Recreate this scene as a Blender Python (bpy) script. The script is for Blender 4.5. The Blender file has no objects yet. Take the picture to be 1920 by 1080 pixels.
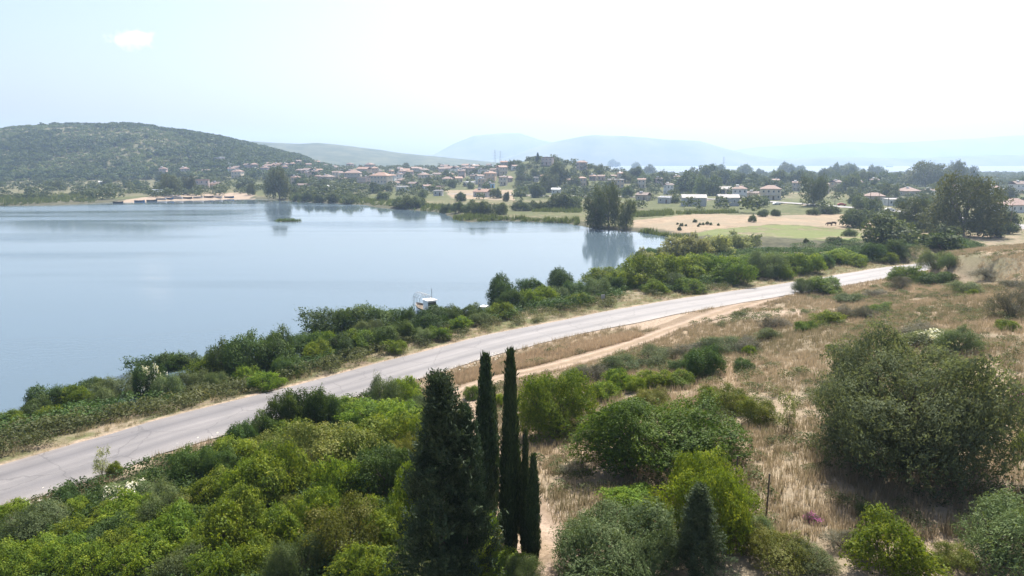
import bpy, math
import numpy as np
from mathutils import Vector

# ------------------------------------------------------------------ camera, sky, sun, exposure
sc = bpy.context.scene
COL = sc.collection
R = math.radians
FPX, HY, CAMZ = 1321.0, 303.0, 23.0            # focal length in photo pixels, horizon row, eye height
PITCH = math.atan((540 - HY) / FPX)
cd = bpy.data.cameras.new('camera')
cam = bpy.data.objects.new('camera', cd); COL.objects.link(cam)
cam.location = (0, 0, CAMZ); cam.rotation_euler = (math.pi / 2 - PITCH, 0, 0)
cd.sensor_width = 36; cd.lens = 36 * FPX / 1920
cd.clip_start = 0.5; cd.clip_end = 40000
sc.camera = cam

SUN_EL, SUN_AZ = 56.0, 24.0                    # azimuth clockwise from the view axis (+Y)
w = bpy.data.worlds.new('World'); sc.world = w; w.use_nodes = True
nt = w.node_tree; bg = nt.nodes['Background']
sky = nt.nodes.new('ShaderNodeTexSky'); sky.sky_type = 'NISHITA'; sky.sun_disc = False
sky.sun_elevation = R(SUN_EL); sky.sun_rotation = R(SUN_AZ)
sky.altitude = 0; sky.air_density = 1.0; sky.dust_density = 3.6; sky.ozone_density = 1.0
nt.links.new(sky.outputs[0], bg.inputs[0]); bg.inputs[1].default_value = 0.104
sl = bpy.data.lights.new('sun', 'SUN'); sun = bpy.data.objects.new('sun', sl); COL.objects.link(sun)
sl.energy = 5.0; sl.angle = R(0.6); sl.color = (1.0, 0.95, 0.87)
sd = Vector((math.sin(R(SUN_AZ)) * math.cos(R(SUN_EL)), math.cos(R(SUN_AZ)) * math.cos(R(SUN_EL)), math.sin(R(SUN_EL))))
sun.rotation_euler = sd.to_track_quat('Z', 'Y').to_euler(); sun.location = (0, 0, 400)
vs = sc.view_settings
vs.view_transform = 'Standard'; vs.look = 'None'; vs.gamma = 1; vs.use_curve_mapping = False; vs.exposure = 1.0
cy = sc.cycles
cy.max_bounces = 6; cy.diffuse_bounces = 3; cy.glossy_bounces = 2; cy.transmission_bounces = 3
cy.volume_bounces = 2; cy.transparent_max_bounces = 6
cy.caustics_reflective = False; cy.caustics_refractive = False
cy.use_denoising = True

rng = np.random.default_rng(7)

# ------------------------------------------------------------------ small maths
def S(a, b, x):
    t = np.clip((np.asarray(x, float) - a) / (b - a), 0, 1); return t * t * (3 - 2 * t)

_perm = np.random.default_rng(3).random((256, 256))
def vnoise(x, y):
    x = np.asarray(x, float); y = np.asarray(y, float)
    xi = np.floor(x).astype(int); yi = np.floor(y).astype(int); fx = x - xi; fy = y - yi
    fx = fx * fx * (3 - 2 * fx); fy = fy * fy * (3 - 2 * fy)
    g = lambda a, b: _perm[a % 256, b % 256]
    return (g(xi, yi) * (1 - fx) + g(xi + 1, yi) * fx) * (1 - fy) + (g(xi, yi + 1) * (1 - fx) + g(xi + 1, yi + 1) * fx) * fy
def fbm(x, y, o=4):
    s = 0; a = .5; n = 0
    for k in range(o):
        s = s + a * vnoise(np.asarray(x) * 2 ** k + 17.3 * k, np.asarray(y) * 2 ** k + 9.1 * k); n += a; a *= .5
    return s / n - .5

def ray(px, py):
    dx = (px - 960) / FPX; dz = (540 - py) / FPX
    return np.array([dx, math.cos(PITCH) + dz * math.sin(PITCH), -math.sin(PITCH) + dz * math.cos(PITCH)])
def plane(px, py, z=0.0):
    d = ray(px, py); t = (z - CAMZ) / d[2]; return (d[0] * t, d[1] * t)
def ucol(x, y):                                 # bearing of a place, as a photo column
    return 960 + FPX * np.asarray(x) / (np.maximum(np.asarray(y), 1.0) * math.cos(PITCH))

def seg_dist(X, Y, P):
    """distance to an open polyline and the side (+ right of travel)"""
    X = np.atleast_1d(np.asarray(X, float)).ravel(); Y = np.atleast_1d(np.asarray(Y, float)).ravel()
    best = np.full(X.shape, 1e18); side = np.ones(X.shape)
    for i in range(len(P) - 1):
        ax, ay = P[i]; vx, vy = P[i + 1][0] - ax, P[i + 1][1] - ay
        L = vx * vx + vy * vy
        t = np.clip(((X - ax) * vx + (Y - ay) * vy) / L, 0, 1)
        ex = X - ax - t * vx; ey = Y - ay - t * vy; d = ex * ex + ey * ey
        m = d < best
        best = np.where(m, d, best); side = np.where(m, np.sign(ex * vy - ey * vx), side)
    return np.sqrt(best), side
def inside(X, Y, P):
    X = np.asarray(X, float); Y = np.asarray(Y, float); r = np.zeros(X.shape, bool); n = len(P)
    for i in range(n):
        x1, y1 = P[i]; x2, y2 = P[(i + 1) % n]
        c = ((y1 > Y) != (y2 > Y))
        r ^= c & (X < (x2 - x1) * (Y - y1) / ((y2 - y1) if y2 != y1 else 1e-9) + x1)
    return r
def spline(P, step):
    P = np.array(P, float); out = []
    Q = np.vstack([2 * P[0] - P[1], P, 2 * P[-1] - P[-2]])
    for i in range(1, len(Q) - 2):
        n = max(2, int(np.linalg.norm(Q[i + 1] - Q[i]) / step))
        for k in range(n):
            t = k / n
            out.append(.5 * (2 * Q[i] + (Q[i + 1] - Q[i - 1]) * t + (2 * Q[i - 1] - 5 * Q[i] + 4 * Q[i + 1] - Q[i + 2]) * t * t + (3 * Q[i] - Q[i - 1] - 3 * Q[i + 1] + Q[i + 2]) * t ** 3))
    out.append(Q[-2]); return np.array(out)

# ------------------------------------------------------------------ plan of the place
ROADW = 7.3
edge = np.array([(-36, 46.3), (-29.8, 54.8), (-20.4, 65.0), (-12.4, 74.0), (-3.4, 84), (9.6, 95), (24.2, 106.2), (50.5, 123.6), (72.5, 139.0), (89, 149)])
tg = np.gradient(edge, axis=0); tg /= np.linalg.norm(tg, axis=1)[:, None]
ctr = edge + np.stack([tg[:, 1], -tg[:, 0]], 1) * ROADW / 2
ctr = np.vstack([[(-78, -10), (-55, 17)], ctr, [(127, 170), (156, 203), (170, 240), (170, 282), (164, 312), (152, 347), (136, 382), (112, 406), (70, 432), (20, 450), (-40, 470)]])
ROAD = spline(ctr, 3.0)
ROADC = ROAD[::2] if len(ROAD) % 2 else np.vstack([ROAD[::2], ROAD[-1:]])

lake_px = [(-100, 387), (0, 386), (100, 385), (175, 381.5), (200, 380), (300, 376.5), (400, 374), (460, 371.5), (505, 373.5), (560, 379), (620, 381), (680, 384), (715, 390), (760, 393),
           (835, 399), (850, 411), (880, 416), (940, 414), (1000, 416), (1060, 419), (1090, 424), (1120, 430), (1185, 433), (1240, 441), (1290, 451), (1360, 459), (1420, 463), (1500, 466.5),
           (1570, 469), (1620, 472), (1600, 477), (1500, 477), (1420, 476), (1300, 484), (1200, 502), (1100, 545), (1000, 572), (910, 594), (800, 610), (700, 634), (600, 664), (500, 700), (400, 730),
           (300, 752), (200, 773), (100, 790), (0, 806), (-150, 850), (-350, 930)]
LAKE = [plane(*p) for p in lake_px] + [(-120, 8), (-1300, 8), (-1300, 366)]
SEA = [(255, 1500), (420, 1420), (700, 1400), (1000, 1385), (1400, 1400), (2200, 1420), (4000, 1500), (6200, 1600), (6200, 3700), (3000, 3750), (1500, 3800), (700, 3850), (450, 3400), (330, 2400)]

hill_u = [-900, -500, -120, -60, 0, 30, 60, 145, 200, 240, 270, 320, 370, 420, 470, 520, 560, 600]
hill_y = [300, 275, 256, 251, 247, 241, 240, 238, 240, 241, 245, 255, 266, 276, 288, 299, 308, 318]

def height0(X, Y):
    X = np.asarray(X, float); Y = np.asarray(Y, float); shp = X.shape; X = X.ravel(); Y = Y.ravel()
    u = ucol(X, Y)
    z = 1.3 + 1.0 * fbm(X / 45, Y / 45, 3)
    ramp = 11 * S(430, 950, Y) * (1 - S(1000, 1350, Y)) * (1 - S(980, 1250, u)) * S(150, 420, u)
    z = z + ramp * (1 + .5 * fbm(X / 60, Y / 60, 3))
    g = np.exp(-((X - 27) / 55) ** 2 - ((Y - 700) / 95) ** 2)
    z = z + 16 * g
    z = z + 7 * np.exp(-((X - 85) / 60) ** 2 - ((Y - 640) / 70) ** 2)
    z = z + 8 * np.exp(-((X - 200) / 75) ** 2 - ((Y - 640) / 45) ** 2)
    # wooded hill across the bay
    crest = CAMZ + (HY - np.interp(u, hill_u, hill_y)) / FPX * 1050
    prof = S(640, 1060, Y) * (1 - S(1060, 1900, Y))
    prof = prof ** 1.0
    z = z + np.maximum(crest - 2, 0) * prof * (1 - S(560, 640, u)) * (1 + .16 * fbm(X / 130, Y / 130, 4) * (1 - S(900, 1050, Y)))
    # land by the road
    d, side = seg_dist(X, Y, ROADC); sdist = d * side
    near = (1 - S(150, 190, Y))
    hs = 5.6 * S(7, 50, sdist) * near + np.where(sdist > 0, near, 0) * S(6, 14, sdist) * (.9 * fbm(X / 12, Y / 12, 3) + .7)
    e = X - .2 * (Y - 110) + 6 * fbm(X / 9, Y / 9, 3)
    hs = hs + 3.9 * S(73, 77.5, e) * S(92, 112, Y) * (1 - S(140, 168, Y))
    nr = 1 - S(160, 230, Y)
    zz = z * (1 - nr) + (2.0 + hs) * nr
    # lake and sea basins
    P = LAKE + LAKE[:1]
    dl, _ = seg_dist(X, Y, P); dl = np.where(inside(X, Y, LAKE), -dl, dl)
    dl = dl + 2.0 * fbm(X / 7, Y / 7, 3) * S(3, 1, np.abs(dl))
    zz = np.where(dl < 0, np.maximum(-2.5, .1 + .12 * dl - .2), np.minimum(zz, .12 + .17 * dl))
    far = Y > 1200
    if far.any():
        ds, _ = seg_dist(X[far], Y[far], SEA + SEA[:1]); ds = np.where(inside(X[far], Y[far], SEA), -ds, ds)
        zf = zz[far]; zz[far] = np.where(ds < 0, -3.0, np.minimum(zf, .3 + .02 * ds))
    road = 1 - S(ROADW / 2 + .5, ROADW / 2 + 3.2, d)
    rz = 2.0 - .07
    zz = zz * (1 - road) + rz * road
    return zz.reshape(shp)

class Track: pts = None
def height(X, Y):
    z = height0(X, Y)
    if Track.pts is not None:
        X = np.asarray(X, float); Y = np.asarray(Y, float)
        d, _ = seg_dist(X, Y, Track.pts); d = d.reshape(X.shape)
        z = z - .07 * (1 - S(1.5, 2.6, d))
    return z

_T = np.concatenate([np.linspace(24, 200, 260), np.geomspace(200.5, 3000, 300)])
def at(px, py, hf=height, zoff=0.0):
    """the first place on the ground along the sight line of a photo pixel"""
    d = ray(px, py); d = d / d[1]
    z = CAMZ + d[2] * _T; h = hf(d[0] * _T, _T) + zoff
    k = np.nonzero(z < h)[0]
    if len(k) == 0: return np.array([d[0] * 3000, 3000, 1.0])
    k = k[0]
    if k == 0: t = _T[0]
    else:
        a, b = _T[k - 1], _T[k]
        t = a + (b - a) * (z[k - 1] - h[k - 1]) / ((z[k - 1] - h[k - 1]) + (h[k] - z[k]) + 1e-9)
    x = d[0] * t
    return np.array([x, t, float(hf(np.array([x]), np.array([t]))[0])])
def at_dist(px, Y):
    x = (px - 960) / FPX * Y * math.cos(PITCH); return np.array([x, Y, float(height(np.array([x]), np.array([Y]))[0])])
def mpp(p):                                     # metres per photo pixel at a place
    return (p[1] * math.cos(PITCH) + (CAMZ - p[2]) * math.sin(PITCH)) / FPX

track_px = [(1450, 556), (1395, 572), (1330, 593), (1270, 613), (1200, 639), (1120, 664), (1040, 686), (960, 704), (905, 718), (866, 738), (858, 775), (880, 830), (912, 885), (934, 930), (958, 972), (996, 1010), (1024, 1050), (1034, 1110), (1030, 1250)]
TRACK = spline([at(*p, hf=height0)[:2] for p in track_px], 1.0)
Track.pts = TRACK[::2]

# ------------------------------------------------------------------ materials
def newmat(name):
    m = bpy.data.materials.new(name); m.use_nodes = True; return m, m.node_tree, m.node_tree.nodes, m.node_tree.links
def N(nt, typ, **kw):
    n = nt.nodes.new(typ)
    for k, v in kw.items():
        if k.startswith('_'): n.inputs[k[1:].replace('_', ' ')].default_value = v
        else: setattr(n, k, v)
    return n
def ramp(nt, stops, fac=None, interp='LINEAR'):
    r = nt.nodes.new('ShaderNodeValToRGB'); r.color_ramp.interpolation = interp
    el = r.color_ramp.elements
    while len(el) < len(stops): el.new(.5)
    for e, (p, c) in zip(el, stops): e.position = p; e.color = (*c, 1) if len(c) == 3 else c
    if fac is not None: nt.links.new(fac, r.inputs[0])
    return r
def noise(nt, scale, detail=4, rough=.55, vec=None, dim='3D'):
    n = nt.nodes.new('ShaderNodeTexNoise'); n.inputs['Scale'].default_value = scale; n.inputs['Detail'].default_value = detail
    n.inputs['Roughness'].default_value = rough
    if vec is not None: nt.links.new(vec, n.inputs['Vector'])
    return n
def mixc(nt, fac, a, b, mode='MIX'):
    m = nt.nodes.new('ShaderNodeMix'); m.data_type = 'RGBA'; m.blend_type = mode
    for sock, v in ((m.inputs[0], fac), (m.inputs[6], a), (m.inputs[7], b)):
        if isinstance(v, (int, float)): sock.default_value = v
        elif isinstance(v, tuple): sock.default_value = (*v, 1)
        else: nt.links.new(v, sock)
    return m.outputs[2]
def maprange(nt, v, a, b, c=0., d=1.):
    m = nt.nodes.new('ShaderNodeMapRange'); m.inputs[1].default_value = a; m.inputs[2].default_value = b; m.inputs[3].default_value = c; m.inputs[4].default_value = d
    nt.links.new(v, m.inputs[0]); return m.outputs[0]
def flat(name, c, rough=.7, metal=0., var=.12, scale=3., spec=.3):
    m, t, n, l = newmat(name); b = n['Principled BSDF']
    tc = n.new('ShaderNodeTexCoord'); nz = noise(t, scale, 4, .6, tc.outputs['Object'])
    d = tuple(x * (1 - var) for x in c); u = tuple(min(1, x * (1 + var)) for x in c)
    r = ramp(t, [(.3, d), (.7, u)], nz.outputs[0]); l.new(r.outputs[0], b.inputs['Base Color'])
    b.inputs['Roughness'].default_value = rough; b.inputs['Metallic'].default_value = metal; b.inputs['Specular IOR Level'].default_value = spec
    return m
def leafmat(name, c0, c1, c2=None, trans=.32, rough=.62, spec=.14, var=.22, ty=(1.35, 1.3, .7)):
    m, t, n, l = newmat(name); b = n['Principled BSDF']; out = n['Material Output']
    a = n.new('ShaderNodeAttribute'); a.attribute_name = 'tint'
    st = [(.0, c0), (.6, c1)] + ([(1., c2)] if c2 else [])
    r = ramp(t, st, a.outputs['Fac'])
    oi = n.new('ShaderNodeObjectInfo')
    hs = n.new('ShaderNodeHueSaturation')
    l.new(maprange(t, oi.outputs['Random'], 0, 1, .482, .512), hs.inputs['Hue'])
    mul = n.new('ShaderNodeMath'); mul.operation = 'FRACT'
    m7 = n.new('ShaderNodeMath'); m7.operation = 'MULTIPLY'; m7.inputs[1].default_value = 7.31; l.new(oi.outputs['Random'], m7.inputs[0]); l.new(m7.outputs[0], mul.inputs[0])
    l.new(maprange(t, mul.outputs[0], 0, 1, 1 - var, 1 + var), hs.inputs['Value'])
    l.new(r.outputs[0], hs.inputs['Color'])
    l.new(hs.outputs[0], b.inputs['Base Color'])
    b.inputs['Roughness'].default_value = rough; b.inputs['Specular IOR Level'].default_value = spec
    tr = n.new('ShaderNodeBsdfTranslucent')
    y = mixc(t, 1.0, hs.outputs[0], ty, 'MULTIPLY'); l.new(y, tr.inputs[0])
    ms = n.new('ShaderNodeMixShader'); ms.inputs[0].default_value = trans
    l.new(b.outputs[0], ms.inputs[1]); l.new(tr.outputs[0], ms.inputs[2]); l.new(ms.outputs[0], out.inputs[0])
    return m

M = {}
M['lentisk'] = leafmat('lentisk_leaves', (.034, .068, .009), (.112, .176, .016), (.265, .305, .030), .37)
M['lentisk_deep'] = leafmat('deep_lentisk_leaves', (.028, .062, .009), (.076, .136, .017), (.17, .235, .030), .34)
M['juniper'] = leafmat('juniper_needles', (.034, .052, .024), (.062, .088, .042), (.11, .135, .07), .22, var=.1)
M['dark'] = leafmat('dark_oak_leaves', (.026, .052, .012), (.055, .098, .022), (.11, .155, .036), .30)
M['olive'] = leafmat('olive_leaves', (.055, .082, .030), (.100, .138, .050), (.17, .20, .085), .30)
M['rust'] = leafmat('yellowing_leaves', (.060, .082, .015), (.130, .150, .026), (.23, .215, .065), .34)
M['heath'] = leafmat('heath_twigs', (.060, .064, .042), (.115, .112, .078), (.19, .175, .12), .25)
M['bramble'] = leafmat('bramble_leaves', (.055, .070, .026), (.108, .122, .048), (.20, .188, .09), .35)
M['cypress'] = leafmat('cypress_needles', (.018, .033, .013), (.034, .058, .021), (.068, .095, .036), .20, var=.1)
M['conifer'] = leafmat('conifer_needles', (.018, .034, .016), (.034, .058, .026), (.070, .095, .046), .2, var=.1)
M['feather'] = leafmat('feathery_leaves', (.060, .080, .040), (.112, .138, .070), (.185, .215, .115), .40, rough=.75, spec=.08, var=.1)
M['pale'] = leafmat('pale_leaves', (.13, .155, .065), (.22, .24, .11), (.34, .34, .19), .4)
M['tree'] = leafmat('tree_leaves', (.046, .070, .027), (.080, .110, .042), (.14, .17, .065), .34)
M['gum'] = leafmat('gum_leaves', (.052, .068, .028), (.085, .105, .042), (.14, .15, .06), .28)
M['reed'] = leafmat('reed_leaves', (.06, .09, .025), (.11, .15, .045), (.18, .21, .08), .35)
M['gold'] = leafmat('golden_grass', (.27, .195, .135), (.41, .31, .225), (.50, .415, .32), .5, rough=.8, spec=.08, ty=(1.1, 1.03, .9))
M['drygrass'] = leafmat('dry_grass', (.16, .152, .082), (.37, .305, .20), (.50, .42, .30), .5, rough=.8, spec=.08, ty=(1.08, 1.03, .92))
M['white'] = leafmat('white_petals', (.55, .52, .42), (.72, .70, .60), (.82, .80, .72), .3, var=.05)
M['pink'] = leafmat('pink_petals', (.42, .10, .30), (.55, .17, .42), (.62, .28, .5), .3, var=.05)
M['bark'] = flat('bark', (.11, .085, .065), .9, scale=9, var=.35)
M['greybark'] = flat('grey_bark', (.20, .175, .15), .9, scale=9, var=.3)
M['timber'] = flat('weathered_timber', (.16, .125, .09), .85, scale=12, var=.3)
M['steel'] = flat('galvanised_steel', (.34, .35, .36), .45, .7)
M['whitepaint'] = flat('white_paint', (.80, .79, .76), .45, var=.05)
M['darkglass'] = flat('dark_window_glass', (.035, .045, .055), .08, spec=.6)
M['rock'] = flat('pale_rock', (.55, .50, .44), .9, var=.3, scale=2)
M['tyre'] = flat('tyre_rubber', (.025, .025, .025), .8)
M['hide'] = flat('brown_hide', (.075, .045, .028), .8, var=.35)
M['bluehull'] = flat('blue_hull_paint', (.06, .16, .34), .5)
M['darkhull'] = flat('dark_hull_paint', (.05, .055, .065), .6)
M['redpaint'] = flat('red_paint', (.45, .07, .05), .45)
M['silverpaint'] = flat('silver_car_paint', (.45, .46, .48), .3, .5)
M['tarp'] = flat('grey_tarpaulin', (.42, .43, .45), .7, var=.2)
M['bluepaint'] = flat('blue_paint', (.08, .18, .55), .5)

# ground
def ground_mat():
    m, t, n, l = newmat('ground'); b = n['Principled BSDF']
    tc = n.new('ShaderNodeNewGeometry'); P = tc.outputs['Position']
    A = lambda k: (lambda q: (setattr(q, 'attribute_name', k), q.outputs['Fac'])[1])(n.new('ShaderNodeAttribute'))
    nb = noise(t, .05, 5, .6, P); nm = noise(t, .35, 6, .65, P); nf = noise(t, 3.0, 6, .7, P)
    dry = ramp(t, [(.25, (.17, .125, .085)), (.45, (.25, .19, .13)), (.6, (.31, .24, .165)), (.8, (.23, .20, .13))], nm.outputs[0]).outputs[0]
    dry = mixc(t, maprange(t, nb.outputs[0], .42, .62), dry, mixc(t, nf.outputs[0], (.17, .15, .10), (.29, .23, .165)))
    grn = ramp(t, [(.25, (.035, .05, .018)), (.5, (.085, .095, .038)), (.75, (.17, .16, .085))], nm.outputs[0]).outputs[0]
    marsh = ramp(t, [(.3, (.045, .05, .03)), (.6, (.10, .095, .06)), (.8, (.16, .14, .09))], nm.outputs[0]).outputs[0]
    bare = ramp(t, [(.25, (.23, .175, .125)), (.6, (.33, .26, .195)), (.85, (.42, .345, .27))], nf.outputs[0]).outputs[0]
    wood_and_shade = ramp(t, [(.3, (.07, .08, .04)), (.6, (.16, .145, .085)), (.8, (.26, .21, .14))], nm.outputs[0]).outputs[0]
    def soft(a, w_=.35):
        ad = n.new('ShaderNodeMath'); ad.operation = 'ADD'; l.new(a, ad.inputs[0])
        l.new(maprange(t, nm.outputs[0], .2, .8, -w_, w_), ad.inputs[1])
        return maprange(t, ad.outputs[0], .35, .65)
    c = mixc(t, soft(A('green'), .5), dry, grn)
    c = mixc(t, soft(A('wood_and_shade'), .2), c, wood_and_shade)
    c = mixc(t, soft(A('marsh')), c, marsh)
    c = mixc(t, soft(A('lush'), .25), c, mixc(t, nm.outputs[0], (.085, .11, .038), (.19, .205, .085)))
    c = mixc(t, soft(A('bare')), c, bare)
    l.new(mixc(t, .35, c, mixc(t, 1.0, c, ramp(t, [(.3, (.45, .45, .45)), (.7, (1.4, 1.4, 1.4))], nf.outputs[0]).outputs[0], 'MULTIPLY')), b.inputs['Base Color'])
    b.inputs['Roughness'].default_value = .95; b.inputs['Specular IOR Level'].default_value = .1
    bp = n.new('ShaderNodeBump'); bp.inputs['Strength'].default_value = .5; bp.inputs['Distance'].default_value = .25
    l.new(nf.outputs[0], bp.inputs['Height']); l.new(bp.outputs[0], b.inputs['Normal'])
    return m
M['ground'] = ground_mat()

def water_mat(name, deep, rough, bump, patch=True):
    m, t, n, l = newmat(name); b = n['Principled BSDF']
    g = n.new('ShaderNodeNewGeometry'); P = g.outputs['Position']
    mp = n.new('ShaderNodeMapping'); mp.inputs['Scale'].default_value = (.35, 1.0, 1.0); mp.inputs['Rotation'].default_value = (0, 0, R(-20)); l.new(P, mp.inputs[0])
    big = noise(t, .012, 4, .6, mp.outputs[0]); rip = noise(t, 1.6, 3, .6, mp.outputs[0])
    mp2 = n.new('ShaderNodeMapping'); mp2.inputs['Scale'].default_value = (.16, 1.0, 1.0); mp2.inputs['Rotation'].default_value = (0, 0, R(-8)); l.new(P, mp2.inputs[0])
    st = noise(t, .022, 5, .55, mp2.outputs[0])
    b.inputs['Base Color'].default_value = (*deep, 1)
    b.inputs['IOR'].default_value = 1.33; b.inputs['Specular IOR Level'].default_value = .5
    streak = maprange(t, st.outputs[0], .48, .60)
    l.new(maprange(t, streak, 0, 1, rough, rough + .16), b.inputs['Roughness'])
    bp = n.new('ShaderNodeBump'); bp.inputs['Distance'].default_value = .05
    l.new(maprange(t, streak, 0, 1, bump, bump * 6), bp.inputs['Strength'])
    l.new(rip.outputs[0], bp.inputs['Height']); l.new(bp.outputs[0], b.inputs['Normal'])
    return m
M['lake'] = water_mat('lake_water', (.085, .122, .150), .035, .10)
M['sea'] = water_mat('sea_water', (.06, .09, .12), .35, .6)

def asphalt_mat():
    m, t, n, l = newmat('asphalt'); b = n['Principled BSDF']
    a = n.new('ShaderNodeAttribute'); a.attribute_name = 'across'; ac = a.outputs['Fac']
    al = n.new('ShaderNodeAttribute'); al.attribute_name = 'along'
    cb = n.new('ShaderNodeCombineXYZ'); l.new(ac, cb.inputs[0])
    dv = n.new('ShaderNodeMath'); dv.operation = 'MULTIPLY'; dv.inputs[1].default_value = .05; l.new(al.outputs['Fac'], dv.inputs[0]); l.new(dv.outputs[0], cb.inputs[1])
    streak = noise(t, 1.1, 4, .6, cb.outputs[0])
    g = n.new('ShaderNodeNewGeometry'); fine = noise(t, 14, 5, .75, g.outputs['Position']); mid = noise(t, .25, 5, .6, g.outputs['Position'])
    # worn wheel paths: metres across the carriageway, darker oil band mid-lane
    band = ramp(t, [(0, (0.189, 0.167, 0.154)), (.05, (0.163, 0.151, 0.148)), (.15, (0.157, 0.147, 0.145)), (.27, (0.107, 0.101, 0.103)), (.36, (0.154, 0.144, 0.143)), (.49, (0.176, 0.165, 0.160)), (.51, (0.145, 0.136, 0.135)),
                    (.60, (0.157, 0.147, 0.144)), (.72, (0.110, 0.104, 0.105)), (.82, (0.157, 0.146, 0.143)), (.95, (0.167, 0.155, 0.148)), (1, (0.202, 0.176, 0.154))])
    l.new(maprange(t, ac, -ROADW / 2, ROADW / 2), band.inputs[0])
    c = mixc(t, 1.0, band.outputs[0], ramp(t, [(.3, (.86, .86, .86)), (.7, (1.14, 1.13, 1.12))], streak.outputs[0]).outputs[0], 'MULTIPLY')
    c = mixc(t, 1.0, c, ramp(t, [(.3, (.9, .9, .9)), (.7, (1.1, 1.1, 1.1))], mid.outputs[0]).outputs[0], 'MULTIPLY')
    c = mixc(t, 1.0, c, ramp(t, [(.25, (.8, .8, .8)), (.75, (1.2, 1.2, 1.2))], fine.outputs[0]).outputs[0], 'MULTIPLY')
    vo = n.new('ShaderNodeTexVoronoi'); vo.feature = 'DISTANCE_TO_EDGE'; vo.inputs['Scale'].default_value = .22
    wp = n.new('ShaderNodeVectorMath'); wp.operation = 'ADD'; ws = noise(t, .9, 4, .6, g.outputs['Position']); l.new(g.outputs['Position'], wp.inputs[0]); l.new(ws.outputs['Color'], wp.inputs[1]); l.new(wp.outputs[0], vo.inputs['Vector'])
    c = mixc(t, maprange(t, vo.outputs['Distance'], .006, .014, .45, 0), c, (.055, .05, .05))
    pt = noise(t, .11, 2, .4, g.outputs['Position']); c = mixc(t, maprange(t, pt.outputs[0], .60, .62, 0, .22), c, (.10, .095, .095))
    l.new(c, b.inputs['Base Color']); b.inputs['Roughness'].default_value = .62; b.inputs['Specular IOR Level'].default_value = .5
    bp = n.new('ShaderNodeBump'); bp.inputs['Strength'].default_value = .35; bp.inputs['Distance'].default_value = .02
    l.new(fine.outputs[0], bp.inputs['Height']); l.new(bp.outputs[0], b.inputs['Normal'])
    return m
M['asphalt'] = asphalt_mat()

def track_mat():
    m, t, n, l = newmat('gravel_track'); b = n['Principled BSDF']
    a = n.new('ShaderNodeAttribute'); a.attribute_name = 'across'
    g = n.new('ShaderNodeNewGeometry'); f = noise(t, 6, 6, .75, g.outputs['Position']); md = noise(t, .8, 5, .6, g.outputs['Position'])
    c = ramp(t, [(.25, (.18, .135, .10)), (.5, (.29, .22, .165)), (.75, (.40, .325, .255))], f.outputs[0]).outputs[0]
    rut = ramp(t, [(0, (.62, .6, .52)), (.22, (1.1, 1.1, 1.1)), (.42, (.72, .70, .60)), (.58, (.74, .72, .62)), (.78, (1.1, 1.1, 1.1)), (1, (.62, .6, .52))])
    l.new(maprange(t, a.outputs['Fac'], -1.7, 1.7), rut.inputs[0])
    c = mixc(t, .8, c, mixc(t, 1., c, rut.outputs[0], 'MULTIPLY'))
    c = mixc(t, 1., c, ramp(t, [(.3, (.8, .8, .8)), (.7, (1.15, 1.15, 1.15))], md.outputs[0]).outputs[0], 'MULTIPLY')
    l.new(c, b.inputs['Base Color']); b.inputs['Roughness'].default_value = .95; b.inputs['Specular IOR Level'].default_value = .15
    bp = n.new('ShaderNodeBump'); bp.inputs['Strength'].default_value = .6; bp.inputs['Distance'].default_value = .06
    l.new(f.outputs[0], bp.inputs['Height']); l.new(bp.outputs[0], b.inputs['Normal'])
    return m
M['track'] = track_mat()

def mount_mat(name, lo, hi, sc_):
    m, t, n, l = newmat(name); b = n['Principled BSDF']; g = n.new('ShaderNodeNewGeometry')
    a = noise(t, sc_, 8, .65, g.outputs['Position'])
    l.new(ramp(t, [(.35, lo), (.65, hi)], a.outputs[0]).outputs[0], b.inputs['Base Color']); b.inputs['Roughness'].default_value = .95; b.inputs['Specular IOR Level'].default_value = .1
    return m
M['ridge'] = mount_mat('wooded_ridge', (.035, .05, .025), (.10, .105, .06), .02)
M['mountain'] = mount_mat('bare_mountain', (.06, .075, .05), (.14, .14, .10), .004)

# ------------------------------------------------------------------ object helpers
REG = []                                        # (object, descriptor) pairs that still need a label of their own
def tag(o, label=None, cat=None, group=None, kind=None):
    if label: o['label'] = label
    if cat: o['category'] = cat
    if group: o['group'] = group
    if kind: o['kind'] = kind
    return o
def link(name, me, parent=None):
    o = bpy.data.objects.new(name, me); COL.objects.link(o)
    if parent is not None: o.parent = parent
    return o
def thing(name, loc, desc, cat, group=None, rz=0., scale=(1, 1, 1), label=None):
    o = link(name, None); o.location = tuple(map(float, loc)); o.rotation_euler = (0, 0, rz); o.scale = scale; o.empty_display_size = .2
    tag(o, label, cat, group)
    if label is None: REG.append((o, desc))
    return o
def np_mesh(name, V, F, mat, tint=None, smooth=False, attrs=None):
    """V (n,3), F (m,k) with k = 3 or 4"""
    me = bpy.data.meshes.new(name); V = np.asarray(V, np.float32); F = np.asarray(F, np.int32); k = F.shape[1]
    me.vertices.add(len(V)); me.vertices.foreach_set('co', V.ravel())
    me.loops.add(F.size); me.loops.foreach_set('vertex_index', F.ravel())
    me.polygons.add(len(F)); me.polygons.foreach_set('loop_start', np.arange(0, F.size, k, dtype=np.int32))
    if smooth: me.polygons.foreach_set('use_smooth', np.ones(len(F), bool))
    if tint is not None:
        a = me.attributes.new('tint', 'FLOAT', 'FACE'); a.data.foreach_set('value', np.asarray(tint, np.float32))
    for kx, v in (attrs or {}).items():
        a = me.attributes.new(kx, 'FLOAT', 'POINT'); a.data.foreach_set('value', np.asarray(v, np.float32))
    me.update(calc_edges=True)
    for mm in (mat if isinstance(mat, (list, tuple)) else [mat]): me.materials.append(mm)
    return me

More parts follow.
